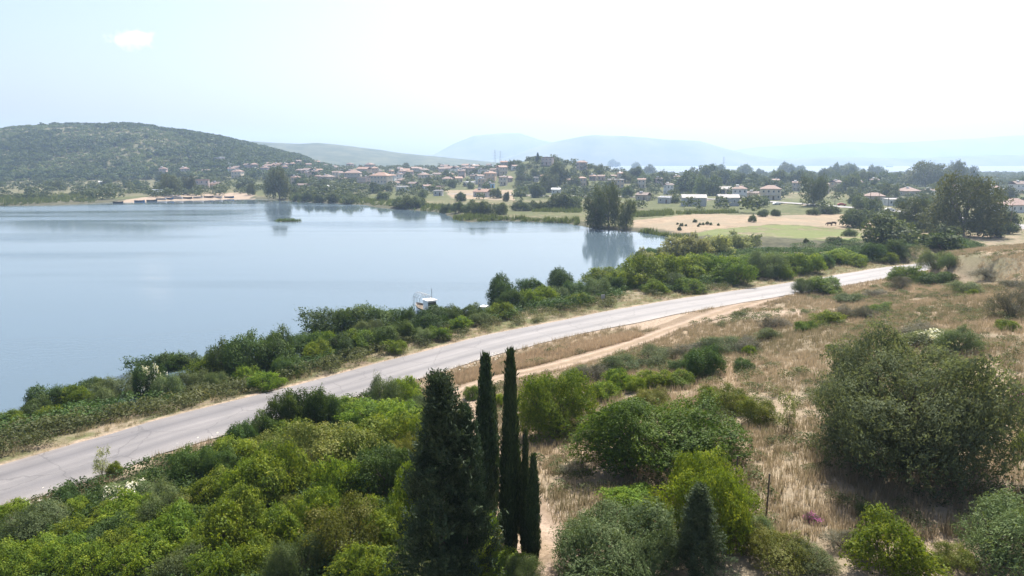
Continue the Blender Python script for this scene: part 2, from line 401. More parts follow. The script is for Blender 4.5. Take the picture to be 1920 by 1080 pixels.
class MB:
    def __init__(s): s.v = []; s.f = []; s.mi = []; s.cur = 0
    def face(s, idx): s.f.append(tuple(idx)); s.mi.append(s.cur)
    def box(s, c, d, rz=0., taper=1.):
        b = len(s.v); ca, sa = math.cos(rz), math.sin(rz)
        for k in range(8):
            sx, sy, sz = (1 if k & 1 else -1), (1 if k & 2 else -1), (1 if k & 4 else -1)
            q = taper if sz > 0 else 1.
            x, y = sx * d[0] / 2 * q, sy * d[1] / 2 * q
            s.v.append((c[0] + x * ca - y * sa, c[1] + x * sa + y * ca, c[2] + sz * d[2] / 2))
        for q in ((0, 2, 3, 1), (4, 5, 7, 6), (0, 1, 5, 4), (2, 6, 7, 3), (0, 4, 6, 2), (1, 3, 7, 5)): s.face([b + i for i in q])
        return s
    def tube(s, pts, rad, n=6, cap=True):
        pts = [Vector(p) for p in pts]
        if not isinstance(rad, (list, tuple)): rad = [rad] * len(pts)
        b = len(s.v)
        for i, p in enumerate(pts):
            t = (pts[min(i + 1, len(pts) - 1)] - pts[max(i - 1, 0)]).normalized()
            a = t.orthogonal().normalized() if abs(t.z) > .95 or i < 0 else t.cross(Vector((0, 0, 1))).normalized()
            c = t.cross(a)
            for k in range(n):
                an = 2 * math.pi * k / n; q = p + (a * math.cos(an) + c * math.sin(an)) * rad[i]; s.v.append(tuple(q))
        for i in range(len(pts) - 1):
            for k in range(n):
                s.face((b + i * n + k, b + i * n + (k + 1) % n, b + (i + 1) * n + (k + 1) % n, b + (i + 1) * n + k))
        if cap:
            s.face([b + k for k in range(n)][::-1]); s.face([b + (len(pts) - 1) * n + k for k in range(n)])
        return s
    def poly(s, pts): b = len(s.v); s.v += [tuple(p) for p in pts]; s.face(range(b, b + len(pts))); return s
    def mesh(s, name, mats, smooth=False):
        me = bpy.data.meshes.new(name); me.from_pydata(s.v, [], s.f)
        for m in (mats if isinstance(mats, (list, tuple)) else [mats]): me.materials.append(m)
        me.polygons.foreach_set('material_index', s.mi)
        if smooth: me.polygons.foreach_set('use_smooth', [True] * len(s.f))
        me.update(); return me
    def build(s, name, mats, parent=None, smooth=False): return link(name, s.mesh(name, mats, smooth), parent)

# ------------------------------------------------------------------ ground sheet
def axis(n0, n1, a, lo, hi):
    neg = -a * (np.exp(np.linspace(0, math.log(-lo / a + 1), n0)) - 1) if lo < 0 else np.array([0.])
    pos = a * (np.exp(np.linspace(0, math.log(hi / a + 1), n1)) - 1)
    return np.concatenate([neg[:0:-1], pos])
gx = axis(230, 240, 25, -6300, 6300); gy = axis(40, 470, 30, -6300, 6300)
GX, GY = np.meshgrid(gx, gy)
GZ = height(GX, GY)
nx, ny = len(gx), len(gy)
ii = np.arange(nx * ny).reshape(ny, nx)
F = np.stack([ii[:-1, :-1], ii[:-1, 1:], ii[1:, 1:], ii[1:, :-1]], -1).reshape(-1, 4)
def poly_px(pts, z=None): return [tuple(at(*p)[:2]) if z is None else plane(*p, z) for p in pts]
SCRUB = poly_px([(-250, 1010), (0, 968), (110, 930), (230, 895), (330, 862), (440, 830), (520, 800), (610, 772), (700, 742), (790, 735), (800, 790), (850, 900), (880, 980), (900, 1120), (600, 1300), (-300, 1300)])
FIELD = poly_px([(1185, 431), (1190, 414), (1300, 404), (1480, 405), (1640, 402), (1668, 412), (1640, 428), (1600, 430), (1450, 421), (1340, 431), (1262, 440)], 1.0)
LUSH = poly_px([(1290, 441), (1360, 428), (1450, 422), (1625, 431), (1618, 459), (1480, 452), (1380, 446)], 1.0)
MARSH = poly_px([(1180, 434), (1262, 439), (1330, 442), (1450, 450), (1620, 458), (1640, 476), (1420, 466), (1290, 452)], .6)
SPIT = poly_px([(170, 382), (250, 375), (330, 368), (460, 364), (475, 369), (460, 374), (300, 379)], .5)
PITCHG = poly_px([(830, 352), (960, 352), (965, 366), (850, 364)], 4)
X, Y = GX.ravel(), GY.ravel(); U = ucol(X, Y)
dR, sR = seg_dist(X, Y, ROADC); sR = dR * sR
dT, _ = seg_dist(X, Y, Track.pts)
dL, _ = seg_dist(X, Y, LAKE + LAKE[:1])
inn = lambda P: inside(X, Y, P).astype(float)
nearm = 1 - S(150, 200, Y)
gr = .30 + .36 * S(160, 260, Y)
gr = gr + .5 * inn(SCRUB) + .25 * (sR < 0) * nearm - .35 * (sR > 6) * nearm * (1 - inn(SCRUB))
gr = gr - (.62 - 1.1 * fbm(X / 14, Y / 9, 3)) * inn(FIELD) - .6 * inn(PITCHG)
gr = gr + (Y > 300) * (.14 + .9 * fbm(X / 55, Y / 55, 3))
wood_and_shade = S(640, 760, Y) * (1 - S(600, 680, U)); wood_and_shade = np.maximum(wood_and_shade, S(900, 1000, Y) * .8)
bare = (1 - S(1.6, 3.0, dT)) * .9 * nearm + .75 * (1 - S(ROADW / 2, ROADW / 2 + 1.6, dR)) + inn(SPIT) + .22 * (Y > 330) * (Y < 1000) * (U > 250) * S(0, .25, fbm(X / 30 + 9, Y / 30, 3))
pull = at(1330, 600)[:2]; dp = np.hypot((X - pull[0]) / 17, (Y - pull[1]) / 6.5); bare = np.maximum(bare, .95 * (1 - S(.7, 1.3, dp)))
bank = .6 * S(70, 76, X - .2 * (Y - 110)) * (1 - S(79, 84, X - .2 * (Y - 110))) * S(92, 112, Y) * (1 - S(135, 150, Y)); wood_and_shade = np.maximum(wood_and_shade, bank)  # darker tone on the cut face: its shade put into the ground colour
marsh = inn(MARSH) + .8 * (1 - S(2, 9, dL)) * (Y > 170)
wood_and_shade = np.maximum(wood_and_shade, .75 * (Y > 360) * (U < 300) * S(10, 60, dL))
marsh = np.maximum(marsh, .7 * (Y > 330) * (Y < 420) * (U < 280) * (1 - S(10, 45, dL)))
lush = inn(LUSH) * np.clip(.62 + 1.3 * fbm(X / 12, Y / 7, 3), 0, .95)
gm = np_mesh('ground', np.stack([GX.ravel(), GY.ravel(), GZ.ravel()], 1), F, M['ground'], smooth=True,
             attrs=dict(green=np.clip(gr, 0, 1), wood_and_shade=wood_and_shade, bare=bare, marsh=marsh, lush=lush))
tag(link('ground', gm), 'dry grassy ground around the lake and road', kind='structure')

def grid_plane(name, x0, x1, y0, y1, z, mat, n=2):
    xs = np.linspace(x0, x1, n); ys = np.linspace(y0, y1, n); A, B = np.meshgrid(xs, ys); i = np.arange(n * n).reshape(n, n)
    f = np.stack([i[:-1, :-1], i[:-1, 1:], i[1:, 1:], i[1:, :-1]], -1).reshape(-1, 4)
    return link(name, np_mesh(name, np.stack([A.ravel(), B.ravel(), np.full(n * n, z)], 1), f, mat))
tag(grid_plane('lake', -1290, 145, 9, 440, 0., M['lake']), 'calm pale blue lake filling the left of the view', kind='structure')
tag(grid_plane('sea', 240, 6250, 1370, 3900, 0., M['sea']), 'thin bright strip of sea below the far mountains', kind='structure')

def strip(name, P, width, mat, z=None, dz=.0, nw=7, crown=.0):
    P = np.asarray(P); t = np.gradient(P, axis=0); t /= np.linalg.norm(t, axis=1)[:, None]; nrm = np.stack([t[:, 1], -t[:, 0]], 1)
    s = np.linspace(-.5, .5, nw); al = np.concatenate([[0], np.cumsum(np.linalg.norm(np.diff(P, axis=0), axis=1))])
    wv = np.broadcast_to(np.asarray(width, float), (len(P),))
    V = P[:, None, :] + nrm[:, None, :] * (s[None, :, None] * wv[:, None, None])
    zz = (height(V[..., 0], V[..., 1]) + dz) if z is None else np.full(V.shape[:2], z)
    zz = zz + crown * (1 - (2 * s[None, :]) ** 2)
    i = np.arange(len(P) * nw).reshape(len(P), nw)
    f = np.stack([i[:-1, :-1], i[:-1, 1:], i[1:, 1:], i[1:, :-1]], -1).reshape(-1, 4)
    ac = (s[None, :] * wv[:, None]); alo = np.broadcast_to(al[:, None], ac.shape)
    return link(name, np_mesh(name, np.concatenate([V, zz[..., None]], -1).reshape(-1, 3), f, mat, smooth=True, attrs=dict(across=ac.ravel(), along=alo.ravel())))
wob = ROADW + .7 * (fbm(np.arange(len(ROAD)) / 1.6, np.zeros(len(ROAD)), 4)) * 2
tag(strip('road', ROAD, wob, M['asphalt'], z=2.0, crown=.05, nw=11), 'pale worn asphalt road curving along the lake', kind='structure')
tw = 3.8 + 1.2 * fbm(np.arange(len(TRACK)) / 5, np.zeros(len(TRACK)), 3) + 2.6 * (1 - S(20, 50, np.arange(len(TRACK))))
tag(strip('dirt_track', TRACK, tw, M['track'], dz=.075), 'sandy dirt track leaving the road past the cypresses', kind='structure')

# ------------------------------------------------------------------ far mountains
def ridge(name, pts, Yc, depth, mat, label, rough_=.05, nu=220, nt_=26):
    us = np.array([p[0] for p in pts], float); ys = np.array([p[1] for p in pts], float)
    u = np.linspace(us[0], us[-1], nu); yv = np.interp(u, us, ys)
    k = np.ones(5) / 5; yv = np.convolve(np.pad(yv, 2, mode='edge'), k, 'valid')
    zc = CAMZ + (HY - yv) / FPX * Yc
    t = np.linspace(-1, 1, nt_); Yg = Yc + t * depth
    Xg = (u[None, :] - 960) / FPX * math.cos(PITCH) * Yg[:, None]; YY = np.broadcast_to(Yg[:, None], Xg.shape)
    prof = (1 - np.abs(t) ** 1.4)[:, None]
    Z = np.maximum(zc, 0)[None, :] * prof
    Z = Z * (1 + rough_ * 2 * fbm(Xg / (Yc * .05), YY / (Yc * .05), 5) * (np.abs(t)[:, None] > .03)) + rough_ * 14 * fbm(Xg / 40, YY / 40, 3) * (Z > 4) - 3 * np.abs(t)[:, None]
    i = np.arange(nu * nt_).reshape(nt_, nu)
    f = np.stack([i[:-1, :-1], i[:-1, 1:], i[1:, 1:], i[1:, :-1]], -1).reshape(-1, 4)
    o = link(name, np_mesh(name, np.stack([Xg, YY, Z], -1).reshape(-1, 3), f, mat, smooth=True))
    return tag(o, label, kind='structure')
ridge('hill', [(-300, 330), (150, 290), (330, 268), (400, 264), (440, 265), (500, 268), (560, 271), (600, 269), (640, 273), (700, 280), (760, 288), (830, 294), (900, 301), (960, 306)], 2300, 500, M['ridge'], 'long low wooded ridge behind the village', .05, 500)
ridge('mountain', [(790, 303), (812, 291), (850, 270), (890, 255), (930, 251), (975, 251), (1010, 262), (1060, 272), (1120, 285), (1200, 300)], 5100, 600, M['mountain'], 'pale rounded mountain on the horizon behind the village', .03)
ridge('mountain', [(880, 304), (940, 297), (970, 289), (1000, 277), (1050, 264), (1110, 255), (1180, 257), (1250, 262), (1310, 265), (1345, 275), (1400, 289), (1450, 297), (1520, 304)], 4300, 480, M['mountain'], 'broad flat-topped bluish mountain beyond the sea strip', .03)
ridge('mountain', [(1250, 303), (1340, 287), (1420, 276), (1500, 272), (1580, 266), (1640, 270), (1720, 267), (1800, 262), (1920, 254), (2080, 256), (2250, 290)], 5600, 450, M['mountain'], 'faint mountain range fading into the haze above the sea', .03)
ridge('hill', [(1380, 305), (1450, 298), (1560, 294), (1700, 297), (1850, 291), (2000, 288), (2300, 300)], 4000, 230, M['mountain'], 'low hazy coastal hills along the far shore of the sea', .03)

# ------------------------------------------------------------------ foliage templates
def unit(v): return v / (np.linalg.norm(v, axis=-1, keepdims=True) + 1e-9)
def cards(P, Nn, A, L, W):
    A = unit(A - Nn * (A * Nn).sum(-1, keepdims=True)); B = np.cross(Nn, A)
    L = np.asarray(L)[:, None] / 2; W = np.asarray(W)[:, None] / 2
    V = np.stack([P - A * L, P + B * W - A * L * .1, P + A * L, P - B * W - A * L * .1], 1)
    return V.reshape(-1, 3), np.arange(len(P) * 4).reshape(-1, 4)
def lobes_dome(r, n, H=1.25, core=.62, spread=.62, rad=(.26, .42)):
    th = r.random(n) * 2 * np.pi; cz = r.random(n) ** .8
    h = np.sqrt(1 - cz ** 2 * .92)
    k = spread * (.85 + .3 * r.random(n))
    c = np.stack([np.cos(th) * h * k, np.sin(th) * h * k, .30 * H + cz * H * .48], 1)
    rr = r.uniform(*rad, n)
    c = np.vstack([c, [[0, 0, .42 * H]]]); rr = np.append(rr, core)
    return c, rr
def lobes_skirt(r, n, H=1.25):
    th = r.random(n) * 2 * np.pi; k = r.uniform(.5, .72, n)
    return np.stack([np.cos(th) * k, np.sin(th) * k, r.uniform(.12, .32, n) * H], 1), r.uniform(.22, .34, n)
def crown(r, lobes, nspr, nleaf, sl, leaf, up=.35, jit=.5, inner=.25, zmin=-.45, droop=0., lean=.6, hole=.88):
    C, Rr = lobes
    m = int(nspr * 3.2)
    li = r.choice(len(C), m, p=Rr ** 2 / (Rr ** 2).sum()); d = unit(r.normal(size=(m, 3)))
    d[:, 2] = np.where(d[:, 2] < zmin, -d[:, 2], d[:, 2])
    dep = np.where(r.random(m) < inner, r.uniform(.45, .9, m), 1 + .09 * r.normal(size=m))
    dep = np.where(r.random(m) < .09, r.uniform(1.12, 1.5, m), dep)
    P = C[li] + d * (Rr[li] * dep)[:, None]
    q = np.linalg.norm(P[:, None, :] - C[None], axis=2) / Rr[None]
    q[np.arange(m), li] = 9
    ok = (q.min(1) > np.where(dep < .92, .3, hole)) & (P[:, 2] > .01)
    P, d, li = P[ok][:nspr], d[ok][:nspr], li[ok][:nspr]; n = len(P)
    s = unit(d * .7 + np.array([0, 0, up]) + .45 * r.normal(size=(n, 3)))
    tl = np.linspace(0, 1, nleaf)[None, :] + .25 * (r.random((n, nleaf)) - .5)
    pos = P[:, None] + s[:, None] * (tl[..., None] * sl) + r.normal(size=(n, nleaf, 3)) * sl * .22
    nn = unit(d[:, None] + jit * r.normal(size=(n, nleaf, 3)))
    ax = unit(s[:, None] * lean + r.normal(size=(n, nleaf, 3)) * .7 + np.array([0, 0, -droop]))
    lob = r.random(len(C))[li]
    tint = .24 * r.random((n, 1)) + .20 * r.random((n, nleaf)) + .28 * np.clip(tl, 0, 1) + .34 * lob[:, None]
    k = n * nleaf; sz = r.uniform(.7, 1.3, k)
    V, Fc = cards(pos.reshape(-1, 3), nn.reshape(-1, 3), ax.reshape(-1, 3), leaf[0] * sz, leaf[1] * sz)
    return V, Fc, np.clip(tint.reshape(-1), 0, 1)
def norm_box(V, H=1.25):
    lo, hi = np.percentile(V[:, :2], 1.5, 0), np.percentile(V[:, :2], 98.5, 0)
    V = V.copy(); V[:, :2] = (V[:, :2] - (lo + hi) / 2) / ((hi - lo) / 2); V[:, 2] *= H / np.percentile(V[:, 2], 99.5); return V
def T_bush(seed, mat, n=24, nspr=2700, nleaf=6, sl=.11, leaf=(.062, .032), H=1.25, name='bush_foliage', **k):
    r = np.random.default_rng(seed); a = lobes_dome(r, n, H, rad=k.pop('rad', (.15, .33)), spread=k.pop('spread', .74), core=k.pop('core', .54)); b = lobes_skirt(r, max(5, n // 2), H)
    V, Fc, t = crown(r, (np.vstack([a[0], b[0]]), np.append(a[1], b[1])), nspr, nleaf, sl, leaf, **k)
    V = norm_box(V, H); ph = np.arctan2(V[:, 1], V[:, 0]); a1, a2, a3, a4 = r.random(4) * 6.28   # uneven outline
    q = np.minimum(1, np.hypot(V[:, 0], V[:, 1]))
    f = 1 + (.15 * np.sin(2 * ph + a1 + V[:, 2]) + .11 * np.sin(3 * ph + a2) + .06 * np.sin(5 * ph + a3 + 2 * V[:, 2])) * q
    V[:, :2] *= f[:, None]; V[:, 2] *= 1 + q * (.16 * np.sin(2 * ph + a4) + .10 * np.sin(4 * ph + a1)) + .06 * np.sin(V[:, 0] * 5 + a2) * np.cos(V[:, 1] * 4 + a3)
    return np_mesh(name, V, Fc, mat, t)
def T_column(seed, mat, n=2600, nleaf=5, cone=False, name='cypress_foliage'):
    r = np.random.default_rng(seed)
    if not cone:
        h = r.random(n) ** .85; az = r.random(n) * 2 * np.pi
        prof = np.minimum(1, .55 + h * 2.2) * np.clip(1 - ((h - .30) / .70).clip(0) ** 1.35, .05, 1)
        k1, k2, k3 = r.random(3) * 6
        prof = prof * (.82 + .13 * np.sin(az * 2 + h * 9 + k1) + .1 * np.sin(az * 3 - h * 23 + k2) + .08 * np.sin(h * 47 + k3 + az))
        rad = prof * np.where(r.random(n) < .25, r.uniform(.4, .85, n), 1 + .09 * r.normal(size=n))
        P = np.stack([np.cos(az) * rad, np.sin(az) * rad, h * 9.7], 1); d = np.stack([np.cos(az), np.sin(az), 0 * az], 1)
        s = unit(d * .25 + [0, 0, 1.] + .18 * r.normal(size=(n, 3))); sl, leaf = .65, (.42, .13)
        # unit: radius 1, height 10
    else:
        nb = 300; hb = r.random(nb) ** .9; ab = r.random(nb) * 2 * np.pi
        Lb = (.07 + .93 * (1 - hb) ** .95) * r.uniform(.42, 1.25, nb) * (.9 + .2 * np.sin(ab * 3 + 1)) * np.where(hb > .93, .5, 1)
        i = r.integers(0, nb, n); tb = r.uniform(.35, 1, n) ** .7
        rad = Lb[i] * tb; H = 4.0
        P = np.stack([np.cos(ab[i]) * rad, np.sin(ab[i]) * rad, hb[i] * H * .97 + rad * .30 - .12 * rad ** 2], 1) + r.normal(size=(n, 3)) * [.05, .05, .05]
        P[:, 2] = np.clip(P[:, 2], .05, None)
        d = np.stack([np.cos(ab[i]), np.sin(ab[i]), 0 * rad], 1)
        s = unit(d * .6 + [0, 0, .75] + .35 * r.normal(size=(n, 3))); sl, leaf = .14, (.075, .022)
    tl = np.linspace(0, 1, nleaf)[None, :] + .2 * (r.random((n, nleaf)) - .5)
    pos = P[:, None] + s[:, None] * (tl[..., None] * sl) + r.normal(size=(n, nleaf, 3)) * leaf[1] * .8
    nn = unit(d[:, None] + .6 * r.normal(size=(n, nleaf, 3))); ax = unit(s[:, None] + .35 * r.normal(size=(n, nleaf, 3)))
    tint = (.45 * r.random((n, 1)) + .25 * r.random((n, nleaf)) + .25 * tl).reshape(-1); sz = r.uniform(.7, 1.3, n * nleaf)
    V, Fc = cards(pos.reshape(-1, 3), nn.reshape(-1, 3), ax.reshape(-1, 3), leaf[0] * sz, leaf[1] * sz)
    return np_mesh(name, V, Fc, mat, np.clip(tint, 0, 1))
def stems(seed, n=6, H=1.0, spread=.7, r0=.05, trunk=0., name='stems', mat='bark'):
    r = np.random.default_rng(seed); mb = MB()
    if trunk > 0:
        mb.tube([(0, 0, -.08), (.02, .01, trunk * .4), (.0, .03, trunk)], [r0 * 1.5, r0 * 1.05, r0 * .85], 8)
    for k in range(n):
        a = 2 * math.pi * (k + r.random() * .6) / n; q = spread * r.uniform(.55, 1); z0 = trunk * .9 if trunk else -.05
        p = [(0.02 * math.cos(a), .02 * math.sin(a), z0)]
        for t in (.35, .7, 1.): p.append((q * t * math.cos(a + .35 * (t - .3) * r.normal()), q * t * math.sin(a + .35 * (t - .3) * r.normal()), z0 + (H - z0) * t * (.85 + .25 * r.random())))
        mb.tube(p, [r0, r0 * .75, r0 * .5, r0 * .18], 5)
        for j in (1, 2):
            b = Vector(p[j]); a2 = a + r.normal() * .9
            mb.tube([b, b + Vector((math.cos(a2) * .18, math.sin(a2) * .18, .16)), b + Vector((math.cos(a2) * .32, math.sin(a2) * .32, .36))], [r0 * .4, r0 * .28, r0 * .1], 4)
    return mb.mesh(name, M[mat])

TPL = {
    'L': ([T_bush(s, M['lentisk'], 34, rad=(.10, .28), spread=.84, core=.5) for s in (11, 12, 13, 14)], [stems(1, 7, .8)]),
    'D': ([T_bush(s, M['dark'], 20, leaf=(.060, .032), rad=(.11, .36), spread=.82, sl=.13, core=.48) for s in (21, 22, 23)], [stems(2, 6, .9)]),
    'O': ([T_bush(s, M['olive'], 24, nspr=3200, leaf=(.065, .017), sl=.15, up=.6, rad=(.15, .32), inner=.35) for s in (31, 32)], [stems(3, 7, .9)]),
    'Y': ([T_bush(s, M['rust'], 30, leaf=(.045, .026), nspr=3400, rad=(.10, .26), spread=.84, core=.5) for s in (41, 42)], [stems(4, 7, .8)]),
    'G': ([T_bush(s, M['heath'], 12, nspr=1500, leaf=(.10, .012), sl=.16, up=.7, inner=.4) for s in (51, 52)], [stems(5, 9, .9, r0=.03)]),
    'F': ([T_bush(61, M['feather'], 84, nspr=15500, nleaf=7, leaf=(.034, .011), sl=.065, H=1.3, rad=(.07, .22), spread=.92, core=.47, droop=.2, inner=.36, hole=.8)], [stems(6, 11, 1.0, .85, .035, mat='bark')]),
    'P': ([T_bush(s, M['pale'], 12, nspr=900, leaf=(.10, .05), rad=(.2, .36), spread=.66, core=.45) for s in (71, 72)], [stems(7, 6, .9, .7, .05, .25)]),
    'S': ([T_bush(s, M['pale'], 9, nspr=260, leaf=(.13, .05), sl=.3, rad=(.15, .3), core=.3, up=.9, H=2.4) for s in (81,)], [stems(8, 4, 1.6, .4, .03, .3)]),
    'LX': ([T_bush(s, M['lentisk'], 75, nspr=9500, nleaf=6, leaf=(.031, .018), sl=.055, rad=(.07, .21), spread=.84, core=.5) for s in (15, 16)], [stems(1, 8, .8)]),
    'DX': ([T_bush(17, M['lentisk_deep'], 60, nspr=9500, nleaf=6, leaf=(.031, .018), sl=.055, rad=(.09, .24), spread=.84, core=.5)], [stems(1, 8, .8)]),
    'J': ([T_column(104, M['juniper'], 7500, 6, True, 'conifer_foliage')], [MB().tube([(0, 0, -.2), (.01, 0, 1.2), (0, .01, 3.7)], [.075, .055, .012], 8).mesh('trunk', M['bark'])]),
    'OX': ([T_bush(33, M['olive'], 40, nspr=8500, nleaf=7, leaf=(.042, .014), sl=.075, up=.7, rad=(.1, .28), spread=.78, inner=.35)], [stems(3, 7, .9)]),
    'B': ([T_bush(s, M['dark'], 11, nspr=900, nleaf=6, leaf=(.15, .10), rad=(.24, .42)) for s in (91,)], [stems(9, 6, .9)]),
    'C': ([T_column(101, M['conifer'], 9500, 6, True, 'conifer_foliage'), T_column(102, M['conifer'], 8000, 6, True, 'conifer_foliage')], [MB().tube([(0, 0, -.2), (.01, 0, 1.2), (0, .01, 3.7)], [.075, .055, .012], 8).mesh('trunk', M['bark'])]),
    'K': ([T_column(111, M['cypress'], 3400), T_column(112, M['cypress'], 3400), T_column(113, M['cypress'], 2600)], [MB().tube([(0, 0, -.3), (.02, 0, 4), (0, 0, 9.4)], [.24, .16, .03], 8).mesh('trunk', M['bark'])]),
    'T': ([T_bush(s, M['tree'], 17, nspr=1000, nleaf=5, leaf=(.105, .065), sl=.14, rad=(.16, .38), spread=.74, zmin=-.8, core=.45) for s in (121, 122, 123, 124)], [stems(12, 5, .8, .6, .06, .3, mat='bark')]),
    'E': ([T_bush(s, M['gum'], 30, nspr=2300, nleaf=5, leaf=(.07, .036), sl=.11, rad=(.11, .31), spread=.80, zmin=-.8, core=.42, H=1.7) for s in (131, 132)], [stems(13, 6, 1.3, .55, .05, .35, mat='greybark')]),
}
for me in TPL['F'][0]: pass
HT = {k: 1.25 for k in TPL}; HT.update(F=1.3, S=2.4, C=4.1, J=4.1, K=10.3, E=1.7)
WH = {k: 2. for k in TPL}
BLOSSOM = T_bush(201, M['white'], 12, nspr=700, nleaf=4, leaf=(.06, .045), sl=.05, zmin=.15, inner=0, name='blossom')
PINKB = T_bush(202, M['pink'], 12, nspr=260, nleaf=4, leaf=(.09, .07), sl=.05, zmin=.1, inner=0, name='blossom')
ONAME = dict(L='lentisk_bush', D='dark_shrub', O='olive_bush', Y='yellowing_bush', G='heath_shrub', F='feathery_tree', P='pale_tree', S='sapling', B='fig_bush', C='conifer', K='cypress', T='tree', E='eucalyptus')
CAT = dict(L='bush', D='shrub', O='bush', Y='bush', G='shrub', F='tree', P='tree', S='sapling', B='bush', C='conifer', K='cypress', T='tree', E='tree')
TREE = set('FPCKTEJ')
ONAME.update(LX='lentisk_bush', DX='lentisk_bush', J='conifer', OX='olive_bush'); CAT.update(LX='bush', DX='bush', J='conifer', OX='bush')
_cnt = {}
def plant(ty, px, py, wpx, hpx, desc=None, label=None, group=None, blossom=None, loc=None, name=None, cat=None, var=None):
    if loc is None:
        q = at(px, py); th = math.atan2(CAMZ - q[2], q[1]); s_, c_ = math.sin(th), math.cos(th); wpx *= .94
        if py > 440 and ty not in ('C', 'K', 'J'):
            f = .7 * wpx / 2 * s_; tgt = hpx - f; py = py - f
            hpx = math.sqrt(max((.5 * hpx) ** 2, tgt ** 2 - (.6 * wpx / 2 * s_) ** 2)) / c_
        elif py > 440: hpx /= c_
        p = at(px, py)
    else: p = np.asarray(loc, float)
    m = mpp(p)
    k = _cnt[ty] = _cnt.get(ty, 0) + 1
    fol, stm = TPL[ty]
    sx = wpx * m / 2; sz = hpx * m / HT[ty]
    o = thing(name or ONAME[ty], (p[0], p[1], p[2] - .05), desc, cat or CAT[ty], group, rng.random() * 6.28, (sx, sx * rng.uniform(.9, 1.1), sz), label)
    if ty not in ('C', 'K', 'J'): o.rotation_euler = (rng.uniform(-.13, .13), rng.uniform(-.13, .13), o.rotation_euler[2])
    a = link('crown' if ty in TREE else 'foliage', fol[(k if var is None else var) % len(fol)], o)
    b = link('trunk' if ty in TREE else 'stems', stm[0], o)
    if blossom:
        c = link('blossom', blossom, o); c.scale = (1.02, 1.02, 1.03)
    return o

# ------------------------------------------------------------------ foreground plants (photo column, row of the foot, width, height)
CY = 'cypresses beside the dirt track'
plant('K', 912, 972, 42, 280, label='tall dark cypress with a forked tip, nearest the broad conifer', group=CY)
plant('K', 926, 960, 21, 216, label='slender dark cypress spire pressed against the fork-tipped cypress', group=CY)
plant('K', 957, 1037, 36, 338, label='tallest and thinnest dark cypress, standing alone beside the track', group=CY)
plant('K', 984, 1040, 19, 212, label='short thin cypress right of the tallest cypress', group=CY)
plant('K', 999, 1052, 28, 182, label='lowest cypress of the row, at the edge of the track', group=CY)
plant('C', 832, 1092, 265, 352, label='broad dark conifer left of the cypresses, tallest of its pair')
plant('C', 874, 1080, 150, 292, label='lower ragged conifer between the broad conifer and the cypresses')
plant('J', 1302, 1115, 150, 158, label='grey-green young conifer in front of the bright bush, bottom centre right')
ft = plant('F', 1688, 916, 330, 254, label='large feathery grey-green tree casting shade on the dry slope', name='feathery_tree'); ft.rotation_euler = (0, 0, 2.2)
LF = 'scrub on the slope below the road'
d_ = 'on the slope below the road'
fg_left = [
 ('D', 547, 822, 62, 92), ('D', 586, 816, 70, 80), ('D', 614, 808, 58, 60), ('D', 526, 828, 40, 48), ('D', 497, 838, 60, 62), ('D', 452, 856, 62, 52), ('D', 358, 920, 82, 78), ('D', 125, 958, 55, 48), ('D', 183, 936, 18, 22), ('D', 722, 952, 120, 98), ('D', 195, 1050, 100, 75), ('D', 605, 800, 60, 55),
 ('L', 655, 792, 75, 48), ('L', 756, 770, 70, 48), ('L', 700, 812, 120, 55), ('L', 752, 828, 115, 64), ('L', 728, 868, 140, 78), ('L', 440, 902, 100, 66), ('L', 467, 965, 100, 82), ('L', 532, 962, 120, 104),
 ('L', 645, 968, 100, 84), ('L', 686, 985, 70, 60), ('L', 535, 1052, 120, 95), ('L', 725, 1040, 90, 80), ('L', 542, 838, 60, 38), ('L', 217, 894, 28, 22), ('L', 155, 978, 66, 42), ('L', 262, 1000, 105, 55),
 ('L', 330, 1052, 110, 80), ('L', 125, 1092, 110, 70), ('L', 180, 1118, 120, 80), ('L', 285, 1112, 130, 84), ('L', 400, 968, 100, 70), ('L', 28, 1000, 80, 55), ('L', 610, 1010, 90, 70), ('L', 480, 1110, 120, 80), ('L', 690, 1120, 120, 80), ('L', 800, 860, 80, 70),
 ('L', 50, 1120, 110, 70), ('L', 410, 1130, 120, 80),
 ('O', 722, 782, 66, 58), ('O', 780, 792, 60, 50), ('O', 305, 992, 85, 60), ('O', 65, 1030, 120, 72), ('L', 440, 1055, 140, 112), ('L', 388, 1085, 110, 80), ('O', 555, 1118, 95, 80), ('O', 345, 1120, 110, 75), ('L', 20, 1110, 110, 78), ('L', 150, 1030, 80, 60),
 ('Y', 618, 915, 190, 104), ('Y', 482, 892, 125, 64), ('Y', 640, 1078, 150, 116), ('L', 205, 985, 70, 44), ('L', 255, 1025, 95, 52), ('Y', 760, 900, 70, 60), ('Y', 90, 1000, 60, 40), ('Y', 560, 1000, 80, 60), ('Y', 330, 985, 60, 40),
 ('L', 520, 905, 90, 62), ('L', 675, 900, 80, 60), ('D', 410, 915, 70, 60), ('L', 350, 1000, 90, 60), ('L', 770, 1000, 90, 100), ('D', 300, 1050, 70, 55), ('L', 230, 1075, 100, 60), ('L', 90, 1065, 100, 60),
]
WORD = dict(L='bright green rounded bush', D='dark green leathery shrub', O='grey-green narrow-leaved bush', Y='yellow-brown tinged bush', G='dull grey twiggy shrub', S='thin pale sapling', P='pale green airy tree')
for q in fg_left: plant(*q[:4], q[4] * (rng.uniform(.82, 1.3) if q[3] < 110 else 1.08), desc=WORD[q[0]] + ' ' + d_, group=LF)
plant('S', 192, 902, 34, 58, label='thin pale sapling beside the road edge, lower left')
plant('O', 236, 950, 90, 44, label='low shrub covered in white blossom below the road', blossom=BLOSSOM, name='flowering_shrub', cat='shrub')
CB = 'bushes at the foot of the cypresses'
plant('L', 922, 1030, 55, 66, label='bright bush at the foot of the tallest cypress', group=CB)
